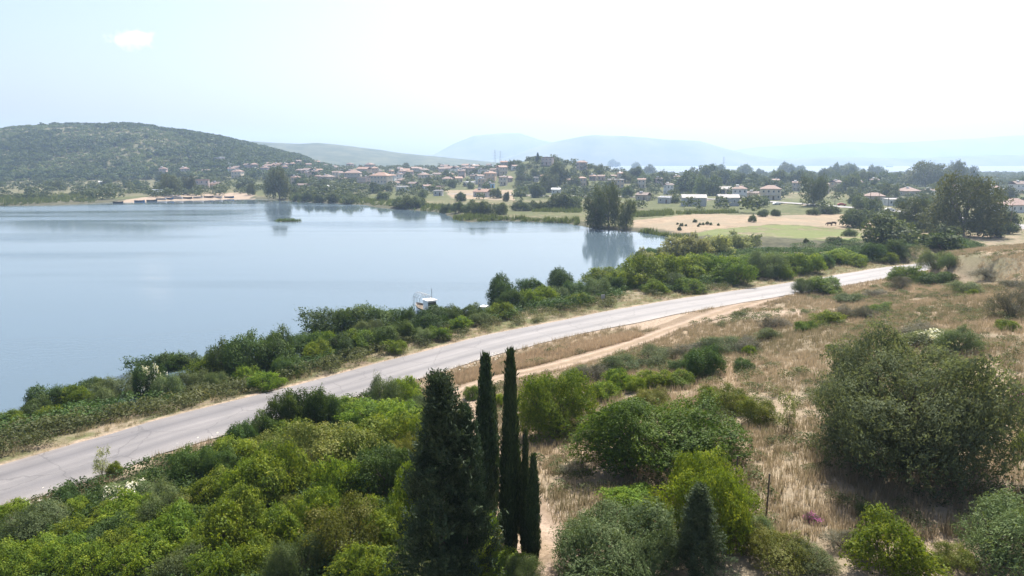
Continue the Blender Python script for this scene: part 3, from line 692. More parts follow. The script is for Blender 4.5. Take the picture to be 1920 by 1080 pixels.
plant('L', 925, 1105, 140, 70, label='bright bush under the conifer at the bottom edge', group=CB)
plant('O', 978, 1112, 70, 62, label='grey-green bush beside the track at the bottom edge', group=CB)
plant('L', 885, 752, 34, 28, label='small bright bush between conifer and track bend', group=CB)
plant('L', 938, 765, 28, 26, label='small bright bush seen between the two tall cypresses', group=CB)
RG = 'bushes on the dry slope right of the track'
plant('LX', 1042, 832, 132, 124, label='round dense bright bush right of the tallest cypress', group=RG)
plant('S', 1049, 828, 50, 66, label='light green sapling in front of the round dense bush', group=RG)
plant('DX', 1242, 918, 292, 158, label='widest bright green bush, spreading over the middle of the slope', group=RG)
plant('LX', 1328, 1040, 186, 168, label='tall yellow-green bush in front of the widest bush', group=RG)
plant('L', 1185, 968, 110, 52, label='low bright bush between the olive bush and the widest bush', group=RG)
plant('OX', 1150, 1125, 232, 158, label='large silvery olive bush at the bottom edge right of the track', group=RG)
fg_right = [
 ('L', 1132, 755, 56, 38), ('L', 1163, 738, 60, 44), ('L', 1192, 738, 40, 30), ('L', 1222, 732, 56, 34), ('L', 1265, 732, 72, 38), ('D', 1322, 714, 74, 62), ('D', 1392, 698, 36, 26), ('D', 1280, 700, 40, 26),
 ('Y', 1222, 772, 66, 42), ('L', 1182, 786, 44, 34), ('Y', 1335, 766, 56, 38), ('Y', 1372, 780, 78, 50), ('Y', 1415, 800, 60, 50), ('G', 1110, 720, 60, 36), ('O', 1080, 722, 50, 34), ('O', 1160, 705, 70, 38), ('O', 1225, 690, 80, 36), ('G', 1290, 675, 70, 30), ('O', 1350, 668, 80, 36), ('G', 1400, 665, 60, 32), ('L', 1405, 668, 26, 20), ('O', 1300, 690, 60, 30),
 ('L', 1668, 1098, 138, 110), ('O', 1888, 1090, 180, 136), ('Y', 1450, 1075, 130, 74), ('O', 1635, 985, 44, 40), ('L', 1914, 858, 34, 46), ('S', 1478, 812, 40, 78), ('L', 1550, 612, 60, 28), ('L', 1508, 624, 40, 22), ('L', 1542, 552, 78, 32), ('O', 1502, 552, 34, 30),
 ('G', 1618, 602, 46, 28), ('G', 1724, 648, 84, 42), ('O', 1792, 668, 76, 52), ('G', 1896, 602, 76, 62), ('L', 1888, 622, 44, 22), ('O', 1810, 556, 56, 28), ('L', 1822, 556, 22, 14), ('L', 1702, 532, 56, 32), ('D', 1746, 538, 50, 26), ('D', 1772, 532, 34, 22), ('G', 1688, 546, 40, 28),
 ('O', 1753, 510, 54, 38), ('O', 1778, 505, 34, 28), ('G', 1585, 600, 50, 26), ('L', 1650, 590, 50, 20), ('O', 1520, 1075, 90, 50), ('G', 1580, 1040, 70, 44), ('Y', 1790, 1085, 80, 50), ('O', 1420, 1010, 60, 44), ('G', 1850, 520, 50, 18), ('G', 1900, 545, 50, 20), ('G', 1130, 830, 60, 30), ('G', 1080, 900, 70, 34),
 ('G', 1450, 620, 60, 26), ('O', 1440, 640, 50, 24), ('L', 1560, 660, 26, 14), ('G', 1640, 560, 44, 18), ('O', 1590, 570, 50, 20),
]
for q in fg_right: plant(*q, desc=WORD[q[0]] + ' on the dry slope right of the track', group=RG)
plant('O', 1740, 655, 80, 36, label='white-blossomed shrub behind the feathery tree', blossom=BLOSSOM, name='flowering_shrub', cat='shrub')
plant('G', 1523, 982, 30, 22, label='small pink-flowered clump below the feathery tree', blossom=PINKB, name='flowering_clump', cat='wildflower')
plant('G', 1911, 772, 40, 36, label='pink-flowered clump right of the feathery tree', blossom=PINKB, name='flowering_clump', cat='wildflower')

# lakeside bank
LB = 'bushes on the lake bank beyond the road'
bank_l = [
 ('L', 15, 812, 60, 40), ('D', 66, 796, 60, 46), ('L', 100, 800, 50, 36), ('D', 110, 778, 76, 54), ('L', 146, 776, 66, 48), ('O', 192, 772, 64, 46), ('D', 176, 752, 56, 42), ('O', 226, 762, 84, 56), ('D', 300, 724, 90, 62),
 ('O', 324, 756, 56, 52), ('O', 362, 746, 60, 48), ('O', 403, 740, 44, 40), ('L', 392, 722, 78, 52), ('D', 342, 716, 66, 52), ('L', 462, 728, 56, 42), ('D', 480, 720, 110, 92), ('D', 522, 708, 76, 84), ('D', 430, 718, 76, 76), ('D', 536, 716, 54, 46), ('L', 500, 735, 60, 36),
 ('D', 627, 645, 100, 68), ('D', 718, 632, 80, 54), ('O', 690, 640, 46, 40), ('D', 570, 680, 66, 54), ('L', 596, 688, 66, 48), ('D', 642, 676, 74, 52), ('L', 672, 668, 66, 48), ('D', 702, 662, 66, 44), ('O', 728, 655, 50, 42), ('D', 757, 646, 54, 44), ('D', 772, 628, 48, 50),
 ('D', 806, 630, 80, 46), ('D', 842, 616, 58, 42), ('O', 792, 644, 40, 28), ('D', 880, 610, 54, 38), ('D', 940, 584, 60, 60), ('L', 938, 604, 56, 36), ('D', 962, 586, 44, 42), ('D', 1000, 566, 54, 44), ('D', 1050, 552, 58, 44), ('L', 996, 580, 54, 36), ('L', 1022, 574, 48, 36), ('O', 1048, 566, 38, 28), ('D', 1076, 560, 44, 32),
 ('O', 1120, 560, 54, 38), ('D', 1146, 550, 44, 32), ('L', 1130, 540, 76, 38), ('L', 1168, 546, 60, 38), ('L', 1222, 540, 96, 60), ('L', 1228, 552, 44, 26), ('O', 1268, 544, 46, 32), ('L', 1290, 550, 54, 28), ('L', 1298, 526, 86, 46), ('L', 1342, 526, 86, 46), ('L', 1376, 536, 66, 42), ('O', 1434, 524, 60, 50), ('L', 1466, 524, 44, 28), ('L', 1486, 516, 66, 42), ('L', 1516, 514, 54, 36),
 ('D', 1540, 504, 44, 28), ('L', 1576, 496, 66, 28), ('D', 1636, 492, 52, 36), ('L', 1605, 500, 50, 24), ('D', 1682, 484, 50, 34), ('L', 1660, 495, 40, 22), ('D', 1196, 496, 24, 24), ('D', 1228, 492, 44, 28), ('L', 1256, 516, 60, 36), ('L', 1405, 515, 60, 34), ('L', 610, 662, 60, 40), ('O', 900, 612, 40, 26), ('L', 862, 622, 44, 28), ('L', 820, 640, 44, 26), ('L', 740, 664, 44, 26), ('L', 1085, 575, 44, 24), ('D', 1330, 512, 50, 30), ('L', 1450, 505, 60, 30), ('L', 1190, 525, 60, 36), ('L', 40, 815, 50, 32),
]
for q in bank_l: plant(*q, desc=WORD[q[0]] + ' on the lake bank beyond the road', group=LB)
plant('D', 288, 756, 54, 66, label='tall shrub topped with white blossom on the lake bank', blossom=BLOSSOM, name='flowering_shrub', cat='shrub', group=LB)
plant('O', 266, 738, 40, 42, label='smaller white-blossomed shrub left of the tall flowering shrub', blossom=BLOSSOM, name='flowering_shrub', cat='shrub', group=LB)
for q in [('P', 1266, 494, 72, 50), ('P', 1306, 490, 60, 46), ('P', 1342, 484, 60, 42), ('P', 1376, 480, 60, 42), ('P', 1402, 474, 48, 32), ('P', 1212, 502, 40, 32)]:
    plant(*q, desc='pale airy tree at the narrow end of the lake', group='pale trees at the narrow end of the lake')

# ------------------------------------------------------------------ middle distance and far trees
far_named = [
 ('E', 1111, 429, 44, 60, 'dark leaning tree at the lake edge, left of its clump of three'), ('E', 1142, 426, 50, 78, 'tallest tree of the clump of three at the lake edge'), ('E', 1173, 429, 30, 54, 'narrow right-hand tree of the clump of three at the lake edge'),
 ('E', 1806, 446, 108, 118, 'largest broad tree standing above the road at right'), ('E', 1712, 432, 52, 60, 'thin-crowned tree left of the largest broad tree'), ('T', 1668, 470, 100, 62, 'dense rounded tree by the marsh left of the largest tree'),
 ('B', 1768, 474, 68, 38, 'bush of large dark leaves where the road disappears'), ('T', 1868, 446, 30, 22, 'small rounded bush at the foot of the largest tree'), ('E', 525, 374, 46, 58, 'largest dark tree on the far shore, left of centre'),
 ('E', 320, 365, 36, 38, 'leafy tree standing on the sandy spit'), ('E', 356, 362, 20, 32, 'slim pale tree right of the leafy tree on the spit'), ('E', 470, 366, 14, 22, 'narrow tree left of the largest far-shore tree'),
 ('E', 1524, 384, 46, 54, 'tall light green tree by the village road at right'), ('T', 1660, 350, 40, 30, 'round dark tree behind the red-roofed house at right'), ('E', 1735, 350, 76, 46, 'large dark tree group crown against the sea, left one'), ('E', 1790, 348, 40, 44, 'tall dark tree against the sea, right one'), ('E', 1820, 340, 26, 28, 'thin see-through tree against the sea'),
 ('C', 1008, 306, 14, 20, 'dark conifer beside the house on the hilltop'), ('T', 1043, 350, 40, 44, 'grey-green tree below the hilltop house'), ('E', 1030, 360, 34, 34, 'leafy tree at the foot of the village hill'), ('T', 703, 362, 20, 20, 'dark round tree by the lakeside houses'), ('T', 716, 376, 22, 16, 'dark round bush at the water beside the reeds'),
 ('T', 793, 371, 22, 16, 'dark round tree left of the village field'), ('T', 866, 377, 22, 16, 'dark bush below the village field'), ('T', 948, 378, 12, 18, 'pointed dark tree below the village field'), ('T', 930, 372, 22, 18, 'leafy tree beside the low orange roof'), ('T', 112, 356, 26, 18, 'round green tree on the marsh shore below the hill'), ('T', 200, 348, 20, 14, 'dark tree beside the white shed below the hill'), ('T', 240, 352, 16, 14, 'dark round tree between shed and spit'),
 ('T', 700, 306, 30, 16, 'broad dark tree behind the village roofs'), ('T', 1290, 362, 60, 40, 'grey-green tree group crown behind the white barns'), ('T', 1330, 366, 44, 36, 'broad tree left of the dark-doored garage'), ('T', 1425, 388, 38, 22, 'dark trees in front of the large pale house'), ('T', 1592, 362, 40, 36, 'dark tree left of the red-roofed house at right'), ('T', 1644, 389, 16, 20, 'small tree on the village road verge'),
 ('T', 1266, 381, 16, 12, 'small round tree between barn and flat shed'), ('T', 1430, 406, 20, 13, 'dark shrub at the back of the dry field, left one'), ('T', 1455, 405, 20, 12, 'dark shrub at the back of the dry field, right one'),
 ('T', 1525, 403, 22, 14, 'bush in the hedge behind the dry field, left one'), ('T', 1548, 401, 30, 16, 'bush in the hedge behind the dry field, middle one'), ('T', 1560, 400, 30, 14, 'bush in the hedge behind the dry field, right one'), ('T', 1567, 455, 30, 11, 'low bush in the green marsh'), ('T', 1511, 455, 9, 9, 'tiny bush at the edge of the green marsh'),
]
for ty, px, py, wv, hv, lab in far_named: plant(ty, px, py, wv, hv, label=lab, var=1 if 'largest broad' in lab and ty == 'E' and wv > 100 else None)
for px in range(1595, 1700, 15): plant('T', px, 405 + (px - 1595) * .06, 24, 11 + (px % 4), desc='hedge bush along the village road', name='hedge_bush', cat='bush', group='hedge bushes along the village road')
for px, wv, hv, py in [(765, 40, 22, 389), (745, 24, 18, 388), (785, 30, 18, 387), (860, 26, 20, 399), (885, 36, 26, 401), (910, 34, 24, 402), (935, 34, 22, 402), (975, 34, 18, 395), (1000, 26, 18, 394), (1025, 30, 16, 393), (1045, 40, 30, 392), (1070, 34, 26, 392), (655, 36, 18, 380), (625, 26, 16, 379), (600, 26, 14, 378), (577, 22, 16, 376), (560, 24, 14, 375), (838, 24, 16, 398)]:
    plant('T', px, py, wv, hv, desc='leafy shore bush along the far bank', name='shore_bush', cat='bush', group='bushes along the far bank')
r2 = np.random.default_rng(5)
def jit_rows(n, u0, u1, y0, y1):
    return [(r2.uniform(u0, u1), r2.uniform(y0, y1)) for _ in range(n)]
V1 = 'trees among the village houses'
for px, py in jit_rows(62, 300, 980, 314, 362):
    s = r2.uniform(9, 17) * (.7 + (py - 310) / 110); plant('T' if r2.random() < .8 else 'E', px, py, s * 1.1, s, desc='tree among the village houses', group=V1)
for px, py in jit_rows(44, 960, 1200, 312, 372):
    s = r2.uniform(10, 20) * (.7 + (py - 310) / 110); plant('T' if r2.random() < .8 else 'E', px, py, s * 1.2, s, desc='tree on the village hill', group='trees on the village hill')
for px, py in jit_rows(56, 1190, 1640, 326, 360):
    s = r2.uniform(14, 26) * (.8 + (py - 320) / 90); plant('T', px, py, s * 1.4, s, desc='tree on the plain behind the barns', group='trees on the plain behind the barns')
for px, py in jit_rows(34, 1560, 1925, 334, 400):
    s = r2.uniform(14, 26); plant('T', px, py, s * 1.3, s, desc='tree among the houses at right', group='trees among the houses at right')
for px, py in jit_rows(18, 1590, 1900, 412, 452):
    s = r2.uniform(16, 30); plant('T', px, py, s * 1.5, s, desc='bush around the largest broad tree', name='bush', cat='bush', group='bushes around the largest broad tree')
for px, py in jit_rows(20, 0, 330, 338, 356):
    s = r2.uniform(7, 13); plant('T', px, py, s * 1.3, s, desc='small tree at the foot of the wooded hill', group='trees at the foot of the wooded hill')

Z1, Z2, Z3, Z4, Z5 = 'below the wooded hill', 'in the village', 'on the village hill', 'behind the dry field', 'among the trees at right'
HOUSES = [
 (307, 328, 15, 2, 'pink', 'terracotta', 'hipped', Z1), (347, 328, 18, 2, 'pink', 'terracotta', 'hipped', Z1), (386, 326, 13, 1, 'pink', 'brown', 'gabled', Z1), (412, 306, 17, 2, 'pink', 'white', 'flat', Z1), (432, 313, 18, 1, 'grey', 'white', 'flat', Z1),
 (455, 313, 22, 1, 'white', 'white', 'flat', Z1), (446, 334, 22, 2, 'cream', 'terracotta', 'hipped', Z1), (380, 353, 28, 2, 'pink', 'terracotta', 'flat', Z1), (407, 352, 22, 1, 'cream', 'brown', 'gabled', Z1),
 (497, 326, 16, 2, 'pink', 'terracotta', 'hipped', Z2), (522, 320, 24, 2, 'cream', 'terracotta', 'gabled', Z2), (503, 312, 16, 1, 'pink', 'terracotta', 'gabled', Z2), (544, 329, 18, 1, 'cream', 'terracotta', 'hipped', Z2), (578, 331, 24, 2, 'stone', 'brown', 'gabled', Z2), (588, 323, 18, 1, 'cream', 'terracotta', 'gabled', Z2),
 (614, 338, 26, 1, 'stone', 'brown', 'hipped', Z2), (634, 330, 20, 1, 'white', 'terracotta', 'gabled', Z2), (683, 328, 28, 2, 'peach', 'orange', 'gabled', Z2), (662, 337, 36, 2, 'stone', 'terracotta', 'hipped', Z2), (716, 352, 40, 3, 'cream', 'orange', 'hipped', Z2), (683, 347, 24, 2, 'pink', 'brown', 'flat', Z2),
 (645, 342, 18, 1, 'stone', 'terracotta', 'gabled', Z2), (724, 316, 18, 2, 'white', 'white', 'flat', Z2), (756, 333, 16, 2, 'pink', 'terracotta', 'hipped', Z2), (754, 345, 22, 1, 'stone', 'brown', 'hipped', Z2), (755, 358, 26, 1, 'white', 'pale', 'flat', Z2), (568, 355, 22, 1, 'stone', 'brown', 'gabled', Z2), (622, 358, 12, 1, 'white', 'white', 'gabled', Z2),
 (667, 310, 22, 1, 'white', 'white', 'flat', Z2), (606, 316, 20, 1, 'grey', 'brown', 'gabled', Z2), (627, 318, 20, 1, 'pink', 'brown', 'hipped', Z2), (760, 331, 20, 2, 'peach', 'orange', 'gabled', Z2), (782, 322, 20, 1, 'cream', 'terracotta', 'gabled', Z2), (795, 341, 22, 2, 'cream', 'terracotta', 'hipped', Z2), (839, 342, 22, 1, 'cream', 'terracotta', 'hipped', Z2),
 (842, 327, 24, 2, 'white', 'terracotta', 'gabled', Z2), (874, 326, 20, 2, 'pink', 'brown', 'hipped', Z2), (820, 333, 18, 1, 'grey', 'brown', 'gabled', Z2), (905, 324, 18, 1, 'white', 'brown', 'flat', Z2), (919, 339, 26, 2, 'peach', 'orange', 'hipped', Z2), (941, 327, 20, 2, 'cream', 'orange', 'gabled', Z2), (948, 341, 26, 1, 'pink', 'terracotta', 'gabled', Z2),
 (880, 349, 22, 1, 'cream', 'white', 'flat', Z2), (904, 351, 16, 2, 'peach', 'pale', 'flat', Z2), (921, 352, 12, 1, 'blue', 'pale', 'flat', Z2), (820, 358, 28, 1, 'peach', 'terracotta', 'flat', Z2), (800, 357, 16, 1, 'white', 'terracotta', 'gabled', Z2), (742, 350, 12, 1, 'white', 'terracotta', 'gabled', Z2), (905, 369, 34, 1, 'grey', 'orange', 'gabled', Z2), (822, 367, 18, 1, 'grey', 'pale', 'flat', Z2), (775, 352, 18, 1, 'grey', 'brown', 'gabled', Z2),
 (1027, 309, 24, 2, 'pink', 'brown', 'flat', Z3), (1000, 340, 22, 1, 'grey', 'pale', 'flat', Z3), (1012, 330, 20, 1, 'stone', 'brown', 'gabled', Z3), (1091, 318, 22, 2, 'pink', 'terracotta', 'hipped', Z3), (978, 332, 18, 1, 'white', 'terracotta', 'gabled', Z3), (1043, 364, 16, 1, 'white', 'white', 'gabled', Z3), (1070, 345, 16, 1, 'pink', 'terracotta', 'gabled', Z3), (965, 318, 14, 1, 'white', 'terracotta', 'gabled', Z3),
 (1154, 352, 34, 2, 'peach', 'pale', 'flat', Z4), (1206, 376, 26, 1, 'stone', 'brown', 'gabled', Z4), (1253, 364, 18, 2, 'white', 'brown', 'gabled', Z4), (1246, 381, 26, 1, 'grey', 'white', 'flat', Z4), (1386, 374, 30, 2, 'white', 'terracotta', 'hipped', Z4), (1412, 372, 24, 1, 'cream', 'brown', 'gabled', Z4), (1444, 374, 42, 2, 'cream', 'terracotta', 'hipped', Z4),
 (1638, 378, 40, 1, 'stone', 'terracotta', 'hipped', Z5), (1681, 385, 50, 1, 'white', 'pale', 'flat', Z5), (1700, 367, 44, 1, 'stone', 'terracotta', 'hipped', Z5), (1898, 397, 64, 1, 'white', 'terracotta', 'hipped', Z5), (1908, 362, 30, 2, 'white', 'brown', 'gabled', Z5), (1884, 370, 28, 1, 'grey', 'brown', 'gabled', Z5), (1579, 353, 18, 1, 'white', 'brown', 'gabled', Z5), (1668, 310.5, 12, 1, 'white', 'white', 'flat', 'on the far sea shore'),
]
_hx = np.random.default_rng(61)
for u0, u1, y0, y1, n_ in ((470, 960, 312, 322, 26), (480, 900, 323, 340, 22), (420, 560, 316, 330, 7), (1190, 1280, 345, 352, 3), (1720, 1880, 360, 376, 4), (1560, 1660, 345, 358, 3), (520, 960, 326, 350, 20), (560, 900, 311, 316, 18), (1010, 1180, 318, 350, 9), (1440, 1600, 352, 364, 5)):
    for k in range(n_):
        px = u0 + (u1 - u0) * (k + _hx.uniform(.1, .9)) / n_; py = _hx.uniform(y0, y1)
        if min(math.hypot((px - q[0]) * .45, py - q[1]) for q in HOUSES) < 4: continue
        HOUSES.append((px, py, _hx.uniform(10, 19), int(_hx.choice([1, 2, 2])), str(_hx.choice(['cream', 'white', 'pink', 'stone', 'peach'])), str(_hx.choice(['terracotta', 'orange', 'brown'])), str(_hx.choice(['hipped', 'gabled'])), Z2 if px < 1000 else Z3 if px < 1185 else (Z4 if px < 1400 else Z5)))
HOUSE_PX = [q[:2] for q in HOUSES]
# ------------------------------------------------------------------ stuff: joined masses
def template(seed, n, H, leaf, mat_jit=.8, lob=7, zmin=-.6, rad=(.3, .5)):
    r = np.random.default_rng(seed); L = lobes_dome(r, lob, H, rad=rad)
    V, Fc, t = crown(r, L, n, 1, .05, leaf, jit=mat_jit, inner=.15, zmin=zmin); return norm_box(V, H), Fc, t
def blades(seed, n, H, wd, spread, bend=.35):
    r = np.random.default_rng(seed); a = r.random(n) * 6.28; q = np.sqrt(r.random(n)) * spread
    P = np.stack([np.cos(a) * q, np.sin(a) * q, 0 * q], 1); h = H * r.uniform(.55, 1.1, n); b = r.random(n) * 6.28; k = bend * h * r.random(n)
    tip = P + np.stack([np.cos(b) * k, np.sin(b) * k, h], 1); s = np.stack([-np.sin(a + 1), np.cos(a + 1), 0 * a], 1) * wd / 2
    V = np.stack([P - s, P + s, tip], 1).reshape(-1, 3); return V, np.arange(n * 3).reshape(-1, 3), r.random(n)
def mass(name, temps, P, sc_, mat, label, zs=None, cat=None, tintshift=None):
    """copies of small templates joined into one mesh"""
    Vs, Fs, Ts, off = [], [], [], 0; r = np.random.default_rng(99)
    P = np.asarray(P, float); idx = r.integers(0, len(temps), len(P)); rz = r.random(len(P)) * 6.283; zs = sc_ if zs is None else zs
    for j, (V, Fc, t) in enumerate(temps):
        k = np.nonzero(idx == j)[0]
        if len(k) == 0: continue
        c, s = np.cos(rz[k])[:, None], np.sin(rz[k])[:, None]
        W = np.stack([(V[None, :, 0] * c - V[None, :, 1] * s) * sc_[k][:, None] + P[k, 0:1], (V[None, :, 0] * s + V[None, :, 1] * c) * sc_[k][:, None] + P[k, 1:2], V[None, :, 2] * zs[k][:, None] + P[k, 2:3]], -1)
        Vs.append(W.reshape(-1, 3)); Fs.append((Fc[None] + (np.arange(len(k)) * len(V))[:, None, None] + off).reshape(-1, Fc.shape[1])); off += len(k) * len(V)
        ts = r.normal(0, .16, len(k)) if tintshift is None else tintshift[k]
        Ts.append(np.clip(t[None] * .6 + .15 + ts[:, None], 0, 1).ravel())
    o = link(name, np_mesh(name, np.vstack(Vs), np.vstack(Fs), mat, np.concatenate(Ts)))
    return tag(o, label, cat, kind='stuff')
def ground_pts(X, Y, dz=0.): return np.stack([X, Y, height(X, Y) + dz], 1)
def infr(X, Y, m=60):                          # what the photo shows, with a margin
    u = ucol(X, Y); return (u > -m - 400) & (u < 1920 + m + 900)
rs = np.random.default_rng(77)

# woods of the hill across the bay
n = 9000; uu = rs.uniform(-160, 620, n); yy = rs.uniform(690, 1095, n); xx = (uu - 960) / FPX * math.cos(PITCH) * yy
den = fbm(xx / 55, yy / 55, 4) + .16 * S(840, 1000, yy) * S(120, 260, uu) + .3 * S(330, 480, uu) + .12 * S(80, 0, uu) * S(900, 760, yy) - .10 * S(860, 960, yy) * S(260, 120, uu)
zz = height(xx, yy); base = np.stack([xx, yy, zz - .3], 1)
pine = (den > .07 + .05 * rs.normal(size=n)) & (zz > 5)
grove = ~pine & (zz > 4) & (den > -.26 + .07 * rs.normal(size=n)) & (rs.random(n) < .85)
pine &= rs.random(n) < .8
TH = [template(s, 44, 1.5, (.55, .42)) for s in (1, 2, 3)]
sz = rs.uniform(2.4, 4.8, pine.sum()); mass('hillside_woods', TH, base[pine], sz, M['tree'], 'dark woods on the crest and flanks of the hill across the bay', zs=sz * .95)
sz = rs.uniform(1.7, 3.2, grove.sum()); mass('hillside_groves', TH, base[grove], sz, M['olive'], 'paler scattered olive groves on the face of the hill', zs=sz * .8)
# trees too many to count between the houses and over the plain
n = 9000; uu = rs.uniform(-120, 1960, n); Yv = np.where(uu < 1180, 400, 300) + np.where(uu < 1180, 750, 850) * rs.random(n) ** .8 ; xx = (uu - 960) / FPX * math.cos(PITCH) * Yv
keep = (fbm(xx / 40 + 3, Yv / 40, 3) > -.10) & (rs.random(n) < np.where(uu < 290, .5, np.where(uu < 980, .8, .85)))
hh_ = np.array([at(px, py)[:2] for px, py in HOUSE_PX])
dm = np.min(np.hypot(xx[:, None] - hh_[None, :, 0], Yv[:, None] - (hh_[None, :, 1] - 12)) , axis=1); keep &= dm > 9.5
keep &= ~inside(xx, Yv, FIELD) & ~inside(xx, Yv, PITCHG); dr_, _ = seg_dist(xx, Yv, ROADC); keep &= dr_ > 9
keep &= ~((uu < 560) & (height(xx, Yv) > 24)); dl_, _ = seg_dist(xx, Yv, LAKE + LAKE[:1]); keep &= (dl_ > 12) & ~inside(xx, Yv, LAKE)
keep &= ~inside(xx, Yv, LUSH) & ~((uu > 1180) & (Yv < 300)) & ~((uu > 1180) & (Yv < 470) & (rs.random(n) < .72))
hp = ground_pts(xx[keep], Yv[keep], -.2); sz = rs.uniform(1.7, 4.2, len(hp))
mass('village_greenery', [template(s, 110, 1.5, (.34, .22), lob=8) for s in (41, 42, 43, 44)], hp, sz, M['tree'], 'trees and hedges too many to count around the village', zs=sz * rs.uniform(.7, 1.15, len(hp)))
# far flat scrub between village and sea
n = 2600; uu = rs.uniform(880, 2050, n); yy = rs.uniform(700, 1380, n); xx = (uu - 960) / FPX * math.cos(PITCH) * yy
hp = ground_pts(xx, yy, -.2); hp = hp[(fbm(xx / 70, yy / 70, 3) > -.08)]; sz = rs.uniform(2., 4.5, len(hp))
mass('distant_scrub', [template(s, 30, 1.3, (.6, .45)) for s in (4, 5)], hp, sz, M['tree'], 'flat belt of distant scrub in front of the sea', zs=sz * .8)
# low scrub strips along the lakeside verge, the near slope and the lake bank
TS = [template(s, 210, 1.1, (.17, .10), lob=9) for s in (6, 7, 8)]
X = rs.uniform(-70, 110, 14000); Y = rs.uniform(20, 165, 14000); d, s = seg_dist(X, Y, ROADC); sdv = d * s
k = (sdv < -ROADW / 2 - .9) & (sdv > -ROADW / 2 - 8) & infr(X, Y) & (fbm(X / 6, Y / 6, 2) > -.16 + .28 * S(-10, 40, X)); k[np.cumsum(k) > 1900] = False
p = ground_pts(X[k], Y[k]); sv = rs.uniform(.5, 1.0, k.sum()) * np.where(sdv[k] > -ROADW / 2 - 1.6, .6, 1) * (1 + .4 * S(0, -20, X[k]))
mass('verge_scrub', TS, p, sv, M['bramble'], 'low grey-green brambles on the lakeside road verge', zs=sv * 1.05)
X = rs.uniform(-80, 120, 16000); Y = rs.uniform(20, 190, 16000); d, s = seg_dist(X, Y, ROADC); sdv = d * s
zl = height(X, Y)
k = (sdv < -ROADW / 2 - 5) & (zl > .05) & infr(X, Y); k[np.cumsum(k) > 1300] = False
p = ground_pts(X[k], Y[k]); sv = rs.uniform(.7, 1.5, k.sum())
mass('bank_undergrowth', TS, p, sv, M['dark'], 'dark undergrowth filling the lake bank beyond the road', zs=sv * 1.0)
X = rs.uniform(-70, 10, 16000); Y = rs.uniform(22, 90, 16000)
k = inside(X, Y, SCRUB); dt, _ = seg_dist(X, Y, Track.pts); k &= dt > 2.2; k[np.cumsum(k) > 1000] = False
p = ground_pts(X[k], Y[k]); sv = rs.uniform(.5, 1.05, k.sum())
mass('slope_undergrowth', TS, p, sv * .85, M['dark'], 'undergrowth between the bushes below the road, coloured dark as gap shade', zs=sv * 1.0)  # dark leaf colour stands in for the shadow in the gaps between bushes
# thin weedy scrub on the right-hand slope
X = rs.uniform(-6, 150, 9000); Y = rs.uniform(26, 165, 9000); d, s = seg_dist(X, Y, ROADC); dt, _ = seg_dist(X, Y, Track.pts)
k = (d * s > 7) & (dt > 2.2) & infr(X, Y) & ~inside(X, Y, SCRUB) & (fbm(X / 9 + 5, Y / 9, 3) > -.03); k[np.cumsum(k) > 2600] = False
p = ground_pts(X[k], Y[k]); sv = rs.uniform(.3, .75, k.sum())
mass('slope_weeds', TS, p, sv, M['bramble'], 'grey weeds scattered over the dry slope', zs=sv * .9)
# dry grass
TG = [blades(s, 16, .55, .035, .28) for s in (1, 2, 3, 4)]
X = rs.uniform(-60, 170, 190000); Y = 26 + 150 * rs.random(190000) ** 1.25; d, s = seg_dist(X, Y, ROADC); sdv = d * s; dt, _ = seg_dist(X, Y, Track.pts)
k = (sdv > ROADW / 2 + .25) & (dt > 1.7) & infr(X, Y) & ((~inside(X, Y, SCRUB)) | (sdv < 8)) & (np.hypot((X - pull[0]) / 17, (Y - pull[1]) / 6.5) > rs.uniform(.75, 1.1, len(X))) & (fbm(X / 5, Y / 5, 3) > -.22)
k[np.cumsum(k) > 54000] = False
p = ground_pts(X[k], Y[k], -.02); sv = rs.uniform(.6, 1.3, k.sum()); tn = .9 * fbm(X[k] / 8, Y[k] / 8, 3) + rs.normal(0, .1, k.sum())
mass('dry_grass', TG, p, sv, M['drygrass'], 'tall dry straw-coloured grass over the slope', tintshift=tn)
X = rs.uniform(-80, 110, 40000); Y = rs.uniform(20, 165, 40000); d, s = seg_dist(X, Y, ROADC); sdv = d * s
k = (sdv < -ROADW / 2 - .1) & (sdv > -ROADW / 2 - 9) & infr(X, Y); k[np.cumsum(k) > 9500] = False
p = ground_pts(X[k], Y[k], -.02); sv = rs.uniform(.6, 1.3, k.sum()) * np.where(sdv[k] > -ROADW / 2 - 1.2, .6, 1)
mass('verge_grass', TG, p, sv, M['drygrass'], 'dry grass along the lakeside road verge')
# golden strip between road and track
gp = poly_px([(850, 705), (960, 672), (1090, 643), (1180, 628), (1215, 630), (1120, 655), (1000, 688), (905, 708), (860, 722)])
g0 = np.array(gp); X = rs.uniform(g0[:, 0].min(), g0[:, 0].max(), 30000); Y = rs.uniform(g0[:, 1].min(), g0[:, 1].max(), 30000)
dt, _ = seg_dist(X, Y, Track.pts); d, s = seg_dist(X, Y, ROADC)
k = inside(X, Y, gp) & (dt > 1.6) & (d > ROADW / 2 + .6); k[np.cumsum(k) > 3400] = False
p = ground_pts(X[k], Y[k], -.02); sv = rs.uniform(.6, 1.5, k.sum()); fz = .55 + .9 * (fbm(X[k] / 3, Y[k] / 3, 3) + .5)
mass('golden_grass', TG, p, sv, M['gold'], 'strip of tall golden grass between road and dirt track', zs=sv * .95 * fz)
